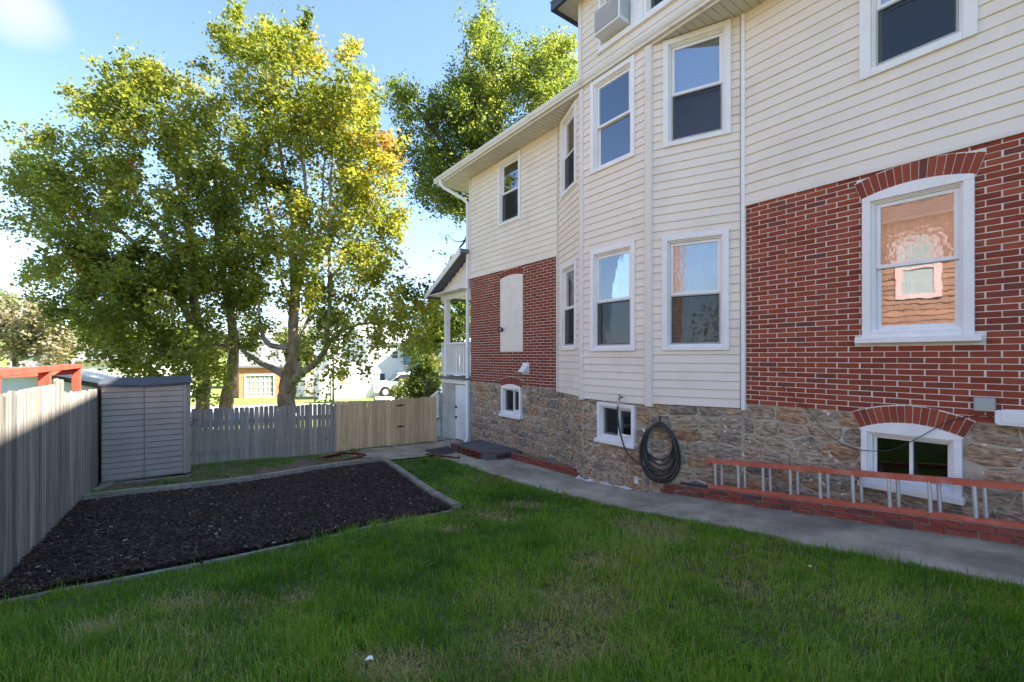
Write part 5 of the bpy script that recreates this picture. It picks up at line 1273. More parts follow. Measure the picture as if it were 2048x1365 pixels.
# wall fittings
def wall_tube(pts_, r, name, mat, label, cat, o=.02):
    P_ = [FW.P(*FW.at(px, py), oo) for px, py, oo in pts_]; mb = MB(); mb.tube(smooth_pts(P_, 5), r, 6); return mb.build(name, mat, None, smooth=True, label=label, cat=cat)
wall_tube([(1562, 768, .01), (1580, 785, .03), (1620, 822, .045), (1660, 868, .05), (1700, 893, .055), (1745, 901, .06), (1790, 898, .065), (1830, 880, .065), (1870, 858, .06), (1893, 845, .03), (1930, 835, .022), (1965, 831, .022), (1990, 836, .03), (2046, 852, .06), (2110, 870, .06)], .0042, 'cable', 'black_metal', 'thin black cable sagging over the near basement window', 'cable')
q, z = FW.at(1971, 809); mb = MB(); FW.box(mb, q - .068, q + .068, z - .062, z + .062, .006, .075)
jb = mb.build('junction_box', 'grey_box', None, bevel=.006, label='small grey junction box on the brick above the arch end', cat='junction box'); WORLD[jb] = jb.location.copy()
mb = MB(); FW.box(mb, q - .062, q + .062, z - .056, z + .056, .0755, .080); mb.build('lid', 'grey_box', jb, bevel=.003)
mb = MB()
for dz in (-.03, 0, .03): FW.box(mb, q - .0715, q - .069, z + dz - .006, z + dz + .006, .02, .05)
mb.build('knockout', 'alu', jb)
q, z = FW.at(2033, 836); mb = MB(); w_, h_ = .125, .072
pr = [(-w_, -h_ + .02), (-w_ + .02, -h_), (w_ - .02, -h_), (w_, -h_ + .02), (w_, h_ - .015), (w_ * .5, h_), (-w_ * .5, h_ + .004), (-w_, h_ - .015)]
mb.prism([FW.P(q + a, z + b, .006) for a, b in pr], FW.n * .075); ub = mb.build('utility_box', 'white_plastic', None, bevel=.006, label='white rounded cable utility box at the right end of the brick', cat='utility box'); WORLD[ub] = ub.location.copy()
mb = MB(); FW.box(mb, q - .085, q + .085, z - .045, z + .045, .0815, .086); mb.build('cover', 'white_plastic', ub, bevel=.003)
q, z = FW.at(1004.5, 660); mb = MB(); mb.tube([FW.P(q, z, .0), FW.P(q, z, .04), FW.P(q, z, .06)], [.05, .05, .03], 12); sl_ = mb.build('security_light', 'black_metal', None, label='small black floodlight beside the stuccoed window opening', cat='light'); WORLD[sl_] = sl_.location.copy()
mb = MB(); mb.tube([FW.P(q, z, .05), FW.P(q - .06, z + .01, .11), FW.P(q - .10, z + .0, .13)], [.015, .035, .055], 10); hd_ = mb.build('lamp_head', 'black_metal', sl_)
mb = MB(); mb.tube([FW.P(q - .098, z, .131), FW.P(q - .104, z, .134)], .025, 10); mb.build('lens', 'grey_box', sl_)
# window air conditioner in the dormer window
r_ = R['d1']; qa_, qb_ = r_[0] + .11, r_[1] - .10; zb_, zt_ = r_[2] + .10, r_[2] + .52
mb = MB(); FW.box(mb, qa_, qb_, zb_, zt_, -.25, .26); ac = mb.build('air_conditioner', 'white_plastic', None, bevel=.010, label='white window air conditioner jutting from the top storey window', cat='air conditioner'); WORLD[ac] = ac.location.copy()
mb = MB(); FW.box(mb, qa_ + .03, qb_ - .03, zb_ + .035, zt_ - .03, .262, .266); gr = mb.build('grille_back', 'alu_dark', ac)
mb = MB(); n_ = 22
for k in range(n_): z = lerp(zb_ + .045, zt_ - .04, k / (n_ - 1)); FW.box(mb, qa_ + .035, qb_ - .035, z - .0025, z + .0025, .267, .272)
mb.build('grille', 'white_plastic', ac, kind='stuff')
mb = MB()
for k in range(9): o = lerp(.04, .22, k / 8); mb.box(6 - o - .004, 6 - o + .004, qa_ - .004, qa_ - .0005, zb_ + .06, zt_ - .06)
mb.build('side_louvre', 'grey_box', ac, kind='stuff')
# basement door step railing past the gate
st = empty('stair_railing', (5.9, 12.4, -2.3), 'white slatted stair railing seen between gate and porch', 'railing')
a_, b_ = onX(866, 822, 5.95), onX(884, 800, 5.95)
mb = MB(); mb.bar((5.92, 12.55, -1.45), (5.92, 11.45, -.95), .05, .06); mb.bar((5.92, 12.55, -2.15), (5.92, 11.45, -1.65), .05, .05); mb.build('rail', 'trim', st)
for k in range(9):
    y = lerp(12.5, 11.5, k / 8); z = lerp(-1.45, -.95, k / 8); mb = MB(); mb.box(5.90, 5.94, y - .016, y + .016, z - .68, z); mb.build('baluster', 'trim', st)
mb = MB(); mb.box(5.87, 5.97, 12.56, 12.66, -2.4, -1.3); mb.build('newel', 'trim', st)
steps = MB()
for k in range(4): steps.box(5.98, 7.2, 11.45 + k * .28, 11.45 + (k + 1) * .28, -2.5, -.75 - (k + 1) * .3)
steps.build('porch_steps', 'parging', None, label='grey steps descending behind the porch', cat='steps')

# neighbour's orange house across the left fence (seen only mirrored in the windows)
nh = empty('neighbour_house', (-6, 3, -1.6), 'orange brown clapboard house with pink trimmed windows across the side yard', 'house')
NF = Facet((-4.6, 1.2), (-4.6, 9.2)); NF.n = Vector((1, 0, 0))
mb = MB(); mb.box(-12, -4.62, 1.2, 9.2, -2.4, 5.2); mb.build('wall', 'orange_siding', nh)
for k in range(44):
    z0 = -1.6 + k * .155; mb = MB(); mb.prism([(-4.62, 1.2, z0), (-4.588, 1.2, z0), (-4.612, 1.2, z0 + .153), (-4.62, 1.2, z0 + .153)], (0, 8.0, 0)); mb.build('siding_board', 'orange_siding', nh)
for q, z0, w_, h_ in ((1.9, 1.75, .75, 1.5), (5.2, 1.75, .8, 1.5), (1.75, -.55, .55, .75), (5.2, -.6, .8, 1.4)):
    mb = MB()
    for (a0, a1, b0, b1) in ((q - .12, q + .02, z0 - .1, z0 + h_ + .12), (q + w_ - .02, q + w_ + .12, z0 - .1, z0 + h_ + .12), (q + .021, q + w_ - .021, z0 + h_, z0 + h_ + .12), (q + .021, q + w_ - .021, z0 - .1, z0 + .02), (q + .021, q + w_ - .021, z0 + h_ / 2 - .025, z0 + h_ / 2 + .025)): NF.box(mb, a0, a1, b0, b1, -.02, .05)
    wn_ = mb.build('window', 'pink_trim', nh); mb = MB(); NF.box(mb, q + .02, q + w_ - .02, z0 + .02, z0 + h_, -.02, .02); mb.build('pane', 'grey_box', wn_)
mb = MB(); mb.prism([(-4.1, 0, 5.1), (-8.3, 0, 8.4), (-12.5, 0, 5.1), (-12.4, 0, 5.0), (-8.3, 0, 8.25), (-4.2, 0, 5.0)], (0, 8.8, 0))
for i, v in enumerate(mb.v): mb.v[i] = (v[0], v[1] + .8, v[2])
mb.build('roof', 'shingle', nh)
mb = MB(); mb.prism([(-4.7, 0, 5.2), (-11.9, 0, 5.2), (-8.3, 0, 8.1)], (0, 7.8, 0))
for i, v in enumerate(mb.v): mb.v[i] = (v[0], v[1] + 1.3, v[2])
mb.build('gable', 'orange_siding', nh)

# ------------------------------------------------------------------ trees
def grow(name, label, group, base, trunk, ells, ncl, nleaf, lsize, barkm, leafm, seed, depth=1.6, r0=.3, tintfn=None, spread=.38, twig_r=.012, cat='tree', clump=1.0, limbs=()):
    """trunk: list of (px, py, radius, dD) up the bole; limbs: more such lists; ells: (px, py, rx, ry, weight, dD) crown lobes at distance D"""
    r = np.random.default_rng(seed); D = base[2]
    root = empty(name, onD(base[0], base[1], D), label, cat, group)
    def P3(px, py, dd=0):
        # offsets in depth keep the angular place: real 3-D positions round the tree's own axis
        return onD(px, py, D + dd)
    skel = []; rad = []
    def limb(path, nm, n_side, rfac=1.0):
        P_ = smooth_pts([P3(a, b, dd) for a, b, _, dd in path], 6); R_ = np.interp(np.linspace(0, len(path) - 1, len(P_)), range(len(path)), [c for _, _, c, _ in path])
        P_ = [p + Vector(r.normal(0, .012 * max(1, rr * 6), 3)) if 0 < i < len(P_) - 1 else p for i, (p, rr) in enumerate(zip(P_, R_))]
        mb = MB(); mb.tube(P_, list(R_ * (1 + r.normal(0, .03, len(P_)))), n_side); mb.build(nm, barkm if nm == 'trunk' else limb_mat, root, smooth=True)
        for p, rr in zip(P_, R_): skel.append(tuple(p)); rad.append(rr)
    limb_mat = 'bark_pale' if barkm == 'bark' else barkm
    trs = trunk if isinstance(trunk[0], list) else [trunk]
    for t in trs: limb(t, 'trunk', 14)
    for t in limbs: limb(t, 'branch', 9)
    # twig ends inside the crown lobes
    W = np.array([e[4] for e in ells], float); W /= W.sum(); ends = []
    for e, w in zip(ells, W):
        k = max(1, int(round(w * ncl))); rx, ry = e[2], e[3]
        for _ in range(k):
            while True:
                a, b, c = r.uniform(-1, 1, 3); q = a * a + b * b + c * c
                if q <= 1 and r.random() < .35 + .65 * q: break
            ends.append(P3(e[0] + a * rx, e[1] + b * ry, (e[5] if len(e) > 5 else 0) + c * depth))
    ends = np.array([tuple(p) for p in ends]); S = np.array(skel); Rr = np.array(rad)
    d0 = np.min(np.linalg.norm(ends[:, None] - S[None, :: max(1, len(S) // 60)], axis=2), axis=1); order = np.argsort(d0)
    tw = MB(); tips = []; SR = list(Rr); SL = [np.array(s_) for s_ in S]
    arr = np.empty((len(S) + ncl * 8 + 64, 3)); arr[:len(S)] = S; ra = np.empty(len(arr)); ra[:len(S)] = Rr; m_ = len(S)
    for i in order:
        e = ends[i]; dv = arr[:m_] - e; dist = np.sqrt((dv ** 2).sum(1)) - ra[:m_] * .8 + np.clip(arr[:m_, 2] - e[2] + .1, 0, 9) * .9; j = int(np.argmin(dist)); s_ = arr[j]; L_ = np.linalg.norm(e - s_)
        if L_ < .05: continue
        n_ = int(np.clip(L_ / .30, 3, 7)); mid = (s_ + e) / 2 + np.array([0, 0, -.10 * L_]) + r.normal(0, .06 * L_, 3); P_ = []
        for k in range(n_ + 1): t = k / n_; P_.append((1 - t) ** 2 * s_ + 2 * t * (1 - t) * mid + t * t * e)
        rs = min(ra[j] * .62, .012 + .020 * L_); rr = [max(twig_r * .45, rs * (1 - .8 * k / n_)) for k in range(n_ + 1)]
        tw.tube(P_, rr, 4 if rs < .04 else 6, caps=False)
        for k in range(1, n_ + 1):
            if m_ < len(arr): arr[m_] = P_[k]; ra[m_] = rr[k]; m_ += 1
        tips.append((e, P_[-2], L_)); 
    # side twigs: short sticks through the leaf clouds
    for e, q, L_ in tips:
        for _ in range(2):
            v = r.normal(0, 1, 3); v /= np.linalg.norm(v); v[2] = abs(v[2]) * .6; tw.tube([e * .6 + q * .4, e + v * spread * .75], [twig_r * .5, twig_r * .25], 3, caps=False)
    a_ = np.array(tw.v); F_ = tw.f; tri = np.array([f for f in F_ if len(f) == 4])
    np_mesh('twigs', a_, tri, 4, limb_mat, root, kind='stuff', origin=tuple(WORLD[root]))
    # leaves in uneven clumps round each twig end
    T = np.array([t[0] for t in tips]); Q = np.array([t[1] for t in tips]); wt = r.gamma(1.6, 1, len(T)); wt /= wt.sum()
    ci = r.choice(len(T), nleaf, p=wt); t = r.random(nleaf) ** .6
    Pn = Q[ci] * (1 - t)[:, None] + T[ci] * t[:, None]; 
    sub = r.normal(0, 1, (len(T), 5, 3)) * spread * .62; pick = r.integers(0, 5, nleaf)
    Pn = Pn + sub[ci, pick] + r.normal(0, 1, (nleaf, 3)) * spread * .34 * clump; Pn[:, 2] -= .03
    L_ = lsize * r.uniform(.55, 1.25, nleaf); a = r.random(nleaf) * 6.283; el = r.normal(-.35, .5, nleaf); rl = r.normal(0, .7, nleaf)
    lf = np.array([[0, 0, 0], [.30, -.46, .06], [.66, -.34, .10], [1, 0, -.06], [.66, .34, .10], [.30, .46, .06]])
    P_ = rot(lf[None] * L_[:, None, None], a, el, rl) + Pn[:, None]
    b = (np.arange(nleaf) * 6)[:, None]; f1 = b + np.array([[0, 1, 2, 3]]); f2 = b + np.array([[0, 3, 4, 5]])
    cl = r.normal(0, .16, len(T)); tn = .42 + cl[ci] + r.normal(0, .14, nleaf)
    if tintfn is not None: tn = tn + tintfn(Pn)
    tn = np.clip(tn, .02, .995)
    np_mesh('crown', P_.reshape(-1, 3), np.concatenate([f1, f2]), 4, leafm, root, np.repeat(tn, 6), 'stuff', origin=tuple(WORLD[root]))
    return root
def px_of(P_):   # sight-line column of points, used for tint drift across a crown
    D = P_[:, 0] * SN + P_[:, 1] * CS; return (P_[:, 0] * CS - P_[:, 1] * SN) / D * F + 1024, HY - P_[:, 2] / D * F
zz = 0
# right hand plane tree, leaf tint yellower towards the right and the top
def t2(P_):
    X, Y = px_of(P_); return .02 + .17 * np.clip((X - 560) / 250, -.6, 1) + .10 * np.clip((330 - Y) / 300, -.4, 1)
grow('plane_tree', 'tall yellowing plane tree with many upright limbs behind the picket fence', 'plane trees behind the picket fence', (574, 812, 14.5),
     [(572, 865, .31, 0), (574, 812, .26, 0), (573, 780, .25, 0), (582, 750, .24, 0), (588, 715, .20, 0), (588, 680, .17, 0), (586, 610, .12, .1), (588, 520, .10, .2), (584, 430, .075, .2), (565, 330, .055, .2), (548, 220, .035, .2), (540, 110, .015, .2)],
     [(620, 400, 185, 250, 26, 0), (560, 250, 120, 130, 8, 0), (520, 125, 80, 75, 5, 0), (585, 95, 58, 50, 3.0, .3), (680, 175, 65, 95, 5, -.2), (745, 330, 60, 120, 5, 0), (735, 470, 75, 90, 5, -.4), (790, 610, 55, 55, 2.2, -.8),
      (740, 630, 80, 60, 3.5, -.5), (700, 700, 80, 55, 2.2, -.6), (840, 645, 45, 50, 2.0, -.9), (640, 600, 80, 60, 2.2, 0), (500, 640, 55, 60, 2, .2), (500, 500, 80, 110, 5, .2), (620, 720, 45, 40, .7, -.3), (460, 60, 30, 45, .8, .2)],
     460, 60000, .106, 'bark', 'leaf2', 22, depth=1.9, tintfn=t2, spread=.36,
     limbs=[[(578, 765, .15, 0), (560, 745, .11, .1), (530, 730, .09, .2), (500, 712, .07, .3), (478, 690, .05, .4), (470, 640, .03, .4)],
            [(588, 700, .11, 0), (570, 695, .09, -.1), (545, 692, .085, -.2), (528, 678, .07, -.3), (522, 650, .05, -.3), (515, 580, .03, -.3)],
            [(582, 765, .15, 0), (610, 742, .12, -.3), (635, 722, .10, -.5), (652, 690, .075, -.6), (660, 600, .06, -.6), (658, 480, .045, -.6), (664, 330, .03, -.5), (680, 150, .014, -.4)],
            [(588, 670, .10, 0), (594, 600, .085, -.1), (604, 500, .07, -.2), (612, 380, .05, -.2), (600, 220, .03, -.2), (592, 80, .012, -.1)],
            [(590, 690, .08, 0), (608, 660, .06, .3), (625, 600, .05, .5), (640, 470, .035, .6), (650, 300, .02, .6)],
            [(584, 620, .07, .1), (565, 560, .05, .3), (548, 470, .04, .4), (520, 340, .025, .5), (500, 200, .012, .5)],
            [(660, 560, .05, -.6), (700, 500, .04, -.7), (740, 420, .03, -.7), (760, 330, .015, -.6)],
            [(652, 690, .06, -.6), (700, 655, .04, -.8), (760, 645, .03, -.9), (800, 662, .02, -1.0), (850, 680, .010, -1.1)]])
# left pair of trunks, darker broad crown
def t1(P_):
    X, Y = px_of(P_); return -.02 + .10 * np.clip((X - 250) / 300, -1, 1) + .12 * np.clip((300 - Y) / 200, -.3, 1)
grow('plane_tree', 'broad dark green tree with twin leaning trunks directly behind the shed', 'plane trees behind the picket fence', (430, 820, 15.5),
     [[(398, 870, .24, 0), (405, 812, .21, 0), (408, 770, .19, 0), (402, 700, .17, 0), (388, 600, .14, .1), (382, 500, .12, .2), (360, 380, .08, .2), (330, 270, .04, .2), (300, 170, .012, .2)],
      [(448, 870, .25, -.1), (452, 812, .21, -.1), (462, 760, .18, -.1), (468, 720, .15, -.1), (462, 640, .13, 0), (440, 520, .10, 0), (430, 400, .07, 0), (440, 260, .03, 0)]],
     [(300, 430, 175, 190, 24, 0), (330, 600, 180, 100, 18, -.4), (160, 350, 110, 110, 10, .2), (70, 400, 75, 65, 5, .3), (90, 560, 60, 60, 1.8, -.3), (200, 610, 110, 75, 8, -.4), (270, 700, 110, 38, 5, -.7), (390, 690, 85, 60, 5, -.8),
      (280, 220, 105, 70, 7, 0), (300, 150, 70, 40, 2.2, 0), (430, 300, 90, 110, 7, 0), (420, 480, 80, 110, 7, -.3), (60, 290, 45, 30, 1.4, .2), (190, 205, 50, 40, 1.8, .1), (395, 190, 50, 45, 1.6, 0), (400, 745, 60, 22, 1.0, -.8), (130, 480, 70, 60, 3, 0), (300, 745, 40, 18, .5, -.8)],
     560, 84000, .110, 'bark', 'leaf1', 11, depth=2.3, tintfn=t1, spread=.38,
     limbs=[[(405, 700, .13, .05), (370, 620, .11, -.2), (320, 540, .09, -.4), (250, 470, .07, -.4), (170, 420, .045, -.3), (90, 380, .02, -.1), (40, 400, .01, 0)],
            [(390, 600, .10, .1), (350, 520, .08, .3), (290, 420, .06, .5), (230, 320, .04, .6), (190, 220, .015, .6)],
            [(402, 720, .09, 0), (340, 680, .07, -.4), (270, 640, .05, -.6), (180, 600, .03, -.7), (100, 570, .012, -.6)],
            [(386, 520, .09, .2), (330, 470, .06, .0), (210, 400, .04, -.2), (120, 300, .02, -.2), (60, 280, .01, -.1)],
            [(465, 700, .08, -.1), (440, 690, .06, -.5), (380, 700, .045, -.8), (300, 725, .025, -.9)],
            [(440, 520, .06, 0), (470, 420, .045, .2), (480, 320, .02, .3)]])
# tall tree rising behind the house
grow('tall_tree', 'tall bushy green tree rising behind the eave of the house', None, (1010, 800, 18.5),
     [(1015, 830, .40, 0), (1012, 600, .34, 0), (1008, 420, .26, 0), (1000, 300, .2, 0), (990, 180, .1, 0), (975, 60, .03, 0)],
     [(1000, 250, 120, 110, 17, 0), (985, 120, 60, 90, 6, 0), (960, 60, 35, 40, 1.5, 0), (1085, 160, 60, 90, 8, 0), (1125, 130, 30, 55, 2.6, 0), (870, 260, 85, 65, 6, 0), (830, 190, 50, 40, 1.8, 0), (890, 350, 75, 70, 6, -.3), (940, 200, 60, 60, 4, 0), (950, 330, 90, 60, 7, 0),
      (1060, 300, 90, 60, 6, 0), (900, 395, 40, 26, 1.5, -.5), (920, 425, 22, 16, .8, -.5), (910, 475, 26, 10, .18, -.5), (895, 525, 30, 18, .25, -.5), (800, 300, 30, 45, 1.0, 0)],
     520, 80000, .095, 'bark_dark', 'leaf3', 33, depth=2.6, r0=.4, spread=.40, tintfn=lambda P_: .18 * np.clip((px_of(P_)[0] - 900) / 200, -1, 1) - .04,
     limbs=[[(1008, 440, .2, 0), (950, 360, .14, -.3), (890, 290, .1, -.4), (830, 210, .04, -.3)], [(1005, 380, .16, 0), (1050, 260, .11, .3), (1090, 160, .07, .4), (1120, 90, .02, .4)],
            [(1010, 470, .16, 0), (950, 440, .12, -.5), (900, 400, .08, -.6), (870, 340, .04, -.6)], [(1000, 300, .14, 0), (960, 200, .09, -.2), (930, 90, .03, -.2)], [(950, 440, .08, -.5), (930, 480, .045, -.5), (905, 520, .02, -.5)]])
# middle tree behind the porch
grow('garden_tree', 'dark green tree between the porch posts and the white houses', 'garden trees beyond the fence', (905, 790, 27),
     [(905, 800, .2, 0), (905, 720, .15, 0), (900, 640, .08, 0)],
     [(870, 640, 45, 45, 4, 0), (905, 620, 45, 35, 4, 0), (850, 690, 35, 40, 2, 0), (925, 650, 25, 30, 1.4, 0), (895, 670, 40, 30, 2, 0)], 90, 9000, .17, 'bark_dark', 'leaf3', 44, depth=1.2, spread=.42, tintfn=lambda P_: -.08)
# far trees
for i, (bx, by, D, ell, nl, lm, lab) in enumerate((
    (30, 745, 38, [(20, 660, 60, 50, 4, 0), (85, 670, 55, 45, 4, 0), (50, 620, 50, 30, 2, 0), (110, 700, 35, 25, 2, 0)], 9000, 'leaf_far2', 'pale pinkish tree above the aqua outbuilding at the left edge'),
    (-20, 740, 60, [(0, 620, 45, 40, 4, 0), (-60, 650, 60, 50, 4, 0)], 5000, 'leaf_far', 'yellow green tree cut by the left edge of the picture'),
    (160, 745, 70, [(160, 690, 50, 30, 4, 0), (200, 680, 45, 30, 3, 0)], 4500, 'leaf_far', 'hazy green trees far behind the shed'),
    (330, 745, 75, [(330, 680, 70, 35, 4, 0), (400, 690, 50, 30, 3, 0)], 5500, 'leaf_far', 'hazy trees seen under the twin trunk crown'),
    (600, 745, 80, [(600, 690, 40, 28, 4, 0), (570, 700, 35, 25, 3, 0)], 4000, 'leaf_far', 'small round yellow green tree seen beside the plane trunk'),
    (690, 740, 95, [(680, 670, 50, 26, 4, 0), (760, 665, 50, 22, 3, 0)], 5500, 'leaf_far', 'distant tree line above the white houses'),
    (960, 740, 60, [(945, 680, 26, 24, 3, 0), (965, 690, 30, 20, 3, 0)], 3000, 'leaf_far', 'yellow green shrub tree below the blue house'))):
    grow('background_tree', lab, 'background trees', (bx, by, D), [(bx, by + 15, .006 * D, 0), (bx, by - 20, .005 * D, 0), (bx, by - 55, .002 * D, 0)], ell, 60, nl, .0055 * D + .08, 'bark_dark', lm, 60 + i, depth=.05 * D, spread=.018 * D, twig_r=.01)
rr_ = np.random.default_rng(5); nl = 5000; P0 = np.array([-11.0, -4.5, 1.2]) + rr_.normal(0, 1, (nl, 3)) * np.array([1.7, 1.7, 1.5]) * (.6 + .4 * rr_.random((nl, 1)))
lf = np.array([[0, 0, 0], [.5, -.34, .05], [1, 0, 0], [.5, .34, .05]]); P_ = rot(lf[None] * (.22 * rr_.uniform(.6, 1.3, nl))[:, None, None], rr_.random(nl) * 6.28, rr_.normal(.1, .6, nl), rr_.normal(0, .7, nl)) + P0[:, None]
tr_ = empty('side_yard_tree', (-11, -4.5, -1.6), 'round tree across the side yard mirrored in the lower bay window', 'tree')
np_mesh('crown', P_.reshape(-1, 3), (np.arange(nl) * 4)[:, None] + np.array([[0, 1, 2, 3]]), 4, 'leaf3', tr_, np.repeat(rr_.uniform(.2, .9, nl), 4), 'stuff', origin=(-11, -4.5, -1.6))
mb = MB(); mb.tube([(-11, -4.5, -1.8), (-11, -4.4, 0), (-10.9, -4.5, 1.6)], [.22, .17, .08], 8); mb.build('trunk', 'bark_dark', tr_)
# hedge masses by the driveway
def bush(px, py, D, rx, ry, nl, lm, label, seed, group='shrubs beyond the gate', off=0):
    r = np.random.default_rng(seed); c = onD(px, py, D); sx_ = rx / F * D; sz_ = ry / F * D; v = r.normal(0, 1, (nl, 3)); v /= np.linalg.norm(v, axis=1)[:, None]; v *= (r.uniform(.55, 1.0, nl) ** .5)[:, None] * (1 + .18 * np.sin(v[:, 0:1] * 7 + seed) + .15 * np.cos(v[:, 2:3] * 9 + v[:, 1:2] * 5))
    P0 = np.stack([c.x + v[:, 0] * sx_, c.y + v[:, 1] * sx_ * .8, c.z + v[:, 2] * sz_], 1); L_ = (.035 + .0042 * D) * r.uniform(.6, 1.3, nl)
    lf = np.array([[0, 0, 0], [.5, -.34, .05], [1, 0, 0], [.5, .34, .05]]); P_ = rot(lf[None] * L_[:, None, None], r.random(nl) * 6.28, r.normal(.1, .6, nl), r.normal(0, .7, nl)) + P0[:, None]
    b = (np.arange(nl) * 4)[:, None] + np.array([[0, 1, 2, 3]]); tn = np.clip(.5 + off + .14 * v[:, 2] + r.normal(0, .15, nl), .02, .98)
    root = empty('shrub', (c.x, c.y, c.z - sz_), label, 'shrub', group)
    np_mesh('foliage', P_.reshape(-1, 3), b, 4, lm, root, np.repeat(tn, 4), 'stuff', origin=tuple(WORLD[root]))
    mb = MB()
    for k in range(5): a = k * 1.26; mb.tube([(c.x, c.y, c.z - sz_ - .2), (c.x + math.cos(a) * sx_ * .4, c.y + math.sin(a) * sx_ * .3, c.z + .1 * sz_)], [.03, .012], 5)
    mb.build('stem', 'bark_dark', root)
for i, a in enumerate(((822, 790, 17, 26, 36, 2400, 'leaf3', 'leafy shrub rising behind the left half of the gate', .05), (848, 770, 16, 30, 50, 3200, 'leaf3', 'dark vine covered shrub beside the porch base', -.12), (862, 800, 14.5, 16, 44, 1800, 'leaf_far', 'bright yellow green shrub between gate and porch', .05),
                       (870, 745, 22, 22, 32, 1800, 'leaf_far', 'sunlit shrub next to the porch railing', .08), (792, 785, 24, 12, 10, 600, 'leaf_far', 'low rounded shrub at the driveway edge', .0), (170, 728, 48, 14, 22, 900, 'leaf3', 'dark conical shrub by the white van', -.1))):
    bush(a[0], a[1], a[2], a[3], a[4], a[5], a[6], a[7], 70 + i, off=a[8])
# bright grass behind the gate
# ------------------------------------------------------------------ alley, driveway and buildings beyond
def quad_sheet(name, P4, mat, dz, n1=24, n2=6):
    V = []
    for j in range(n2 + 1):
        for i in range(n1 + 1):
            p = P4[0].lerp(P4[1], i / n1).lerp(P4[3].lerp(P4[2], i / n1), j / n2); V.append((p.x, p.y, gz(p.x, p.y) + dz))
    return np_mesh(name, V, np.array([(j * (n1 + 1) + i, j * (n1 + 1) + i + 1, (j + 1) * (n1 + 1) + i + 1, (j + 1) * (n1 + 1) + i) for j in range(n2) for i in range(n1)]), 4, mat, kind='structure')
quad_sheet('alley', [Vector((-25, 25.5, 0)), Vector((24, 15.5, 0)), Vector((24, 21.5, 0)), Vector((-25, 36, 0))], 'asphalt', .05, 60, 8)
dv = [onD(752, 790, 26), onD(840, 790, 24), onD(800, 760, 46), onD(745, 760, 44)]
quad_sheet('driveway', [Vector((p.x, p.y, 0)) for p in dv], 'asphalt', .075, 12, 20)
def building(name, label, cat, px0, px1, D, h, depth, wallm, roofm, rh, wins=(), yaw=0, eave=.35, base=None, ridge_along=True, group=None, zb=None):
    """box house: front face spans the given columns at distance D; wins: (u0,u1,v0,v1) fractions of the front"""
    a = onD(px0, 715, D); b = onY(px1, 715, a.y); z0 = gz((a.x + b.x) / 2, (a.y + b.y) / 2) - .1 if zb is None else zb
    fc = Facet((a.x, a.y), (b.x, b.y)); fc.n = Vector((fc.d.y, -fc.d.x, 0)); L_ = fc.len
    root = empty(name, fc.P(L_ / 2, z0), label, cat, group)
    mb = MB(); hs = [(u0 * L_, u1 * L_, z0 + v0 * h, z0 + v1 * h) for u0, u1, v0, v1, *_ in wins]
    wall_with_holes(mb, fc, 0, L_, z0, z0 + h, hs, -.2, 0); mb.prism([fc.P(0, z0, -.2), fc.P(0, z0, -depth), fc.P(.2, z0, -depth), fc.P(.2, z0, -.2)], (0, 0, h)); mb.prism([fc.P(L_ - .2, z0, -.2), fc.P(L_ - .2, z0, -depth), fc.P(L_, z0, -depth), fc.P(L_, z0, -.2)], (0, 0, h)); mb.prism([fc.P(.2, z0, -depth), fc.P(.2, z0, -depth + .2), fc.P(L_ - .2, z0, -depth + .2), fc.P(L_ - .2, z0, -depth)], (0, 0, h))
    mb.build('wall', wallm, root)
    n_ = int(h / .5)
    mb = MB(); fc.box(mb, .3, L_ - .3, z0, z0 + h - .1, -1.2, -1.1); mb.build('interior_wall', 'dark', root)
    for w in wins:
        u0, u1, v0, v1 = w[:4]; q0, q1, c, d = u0 * L_, u1 * L_, z0 + v0 * h, z0 + v1 * h; mb = MB(); t = .07
        for r_ in ((q0, q0 + t, c, d), (q1 - t, q1, c, d), (q0 + t, q1 - t, c, c + t), (q0 + t, q1 - t, d - t, d)): fc.box(mb, *r_, -.1, .04)
        if (v1 - v0) * h > .9 and len(w) < 5: fc.box(mb, q0 + t, q1 - t, (c + d) / 2 - .03, (c + d) / 2 + .03, -.08, .02)
        wn2 = mb.build('window' if len(w) < 5 else w[4], 'trim', root)
        mb = MB(); fc.box(mb, q0 + t, q1 - t, c + t, d - t, -.06, -.05); mb.build('pane', 'glass' if len(w) < 6 else w[5], wn2)
    e = eave; zt = z0 + h
    if ridge_along:
        sec = [(e, -.12), (e, .0), (-depth / 2, rh), (-depth - e, 0), (-depth - e, -.12), (-depth / 2, rh - .14)]
        mb = MB(); mb.prism([fc.P(-e, zt + z + .02, o) for o, z in sec], fc.d * (L_ + 2 * e)); rf = mb.build('roof', roofm, root)
        mb = MB()
        for q in (0.0, L_ - .2): mb.prism([fc.P(q, zt, -.02), fc.P(q, zt, -depth + .02), fc.P(q, zt + rh - .18, -depth / 2)], fc.d * .2)
        mb.build('gable', wallm, root, kind='stuff')
    else:
        sec = [(-e, -.12), (-e, 0), (L_ / 2, rh), (L_ + e, 0), (L_ + e, -.12), (L_ / 2, rh - .14)]
        mb = MB(); mb.prism([fc.P(q, zt + z + .02, e) for q, z in sec], fc.n * -(depth + 2 * e)); rf = mb.build('roof', roofm, root)
        mb = MB(); mb.prism([fc.P(0, zt, 0), fc.P(L_, zt, 0), fc.P(L_ / 2, zt + rh - .18, 0)], fc.n * -.2); mb.build('gable', wallm, root)
    return root, fc, z0
MAT['glass_block'] = M('greenish grey garage door', (.20, .23, .21), (.30, .33, .30), rough=.5, scale=2)
MAT['orange_brick'] = M('orange brick', (.42, .17, .07), (.52, .24, .11), rough=.8, scale=6)
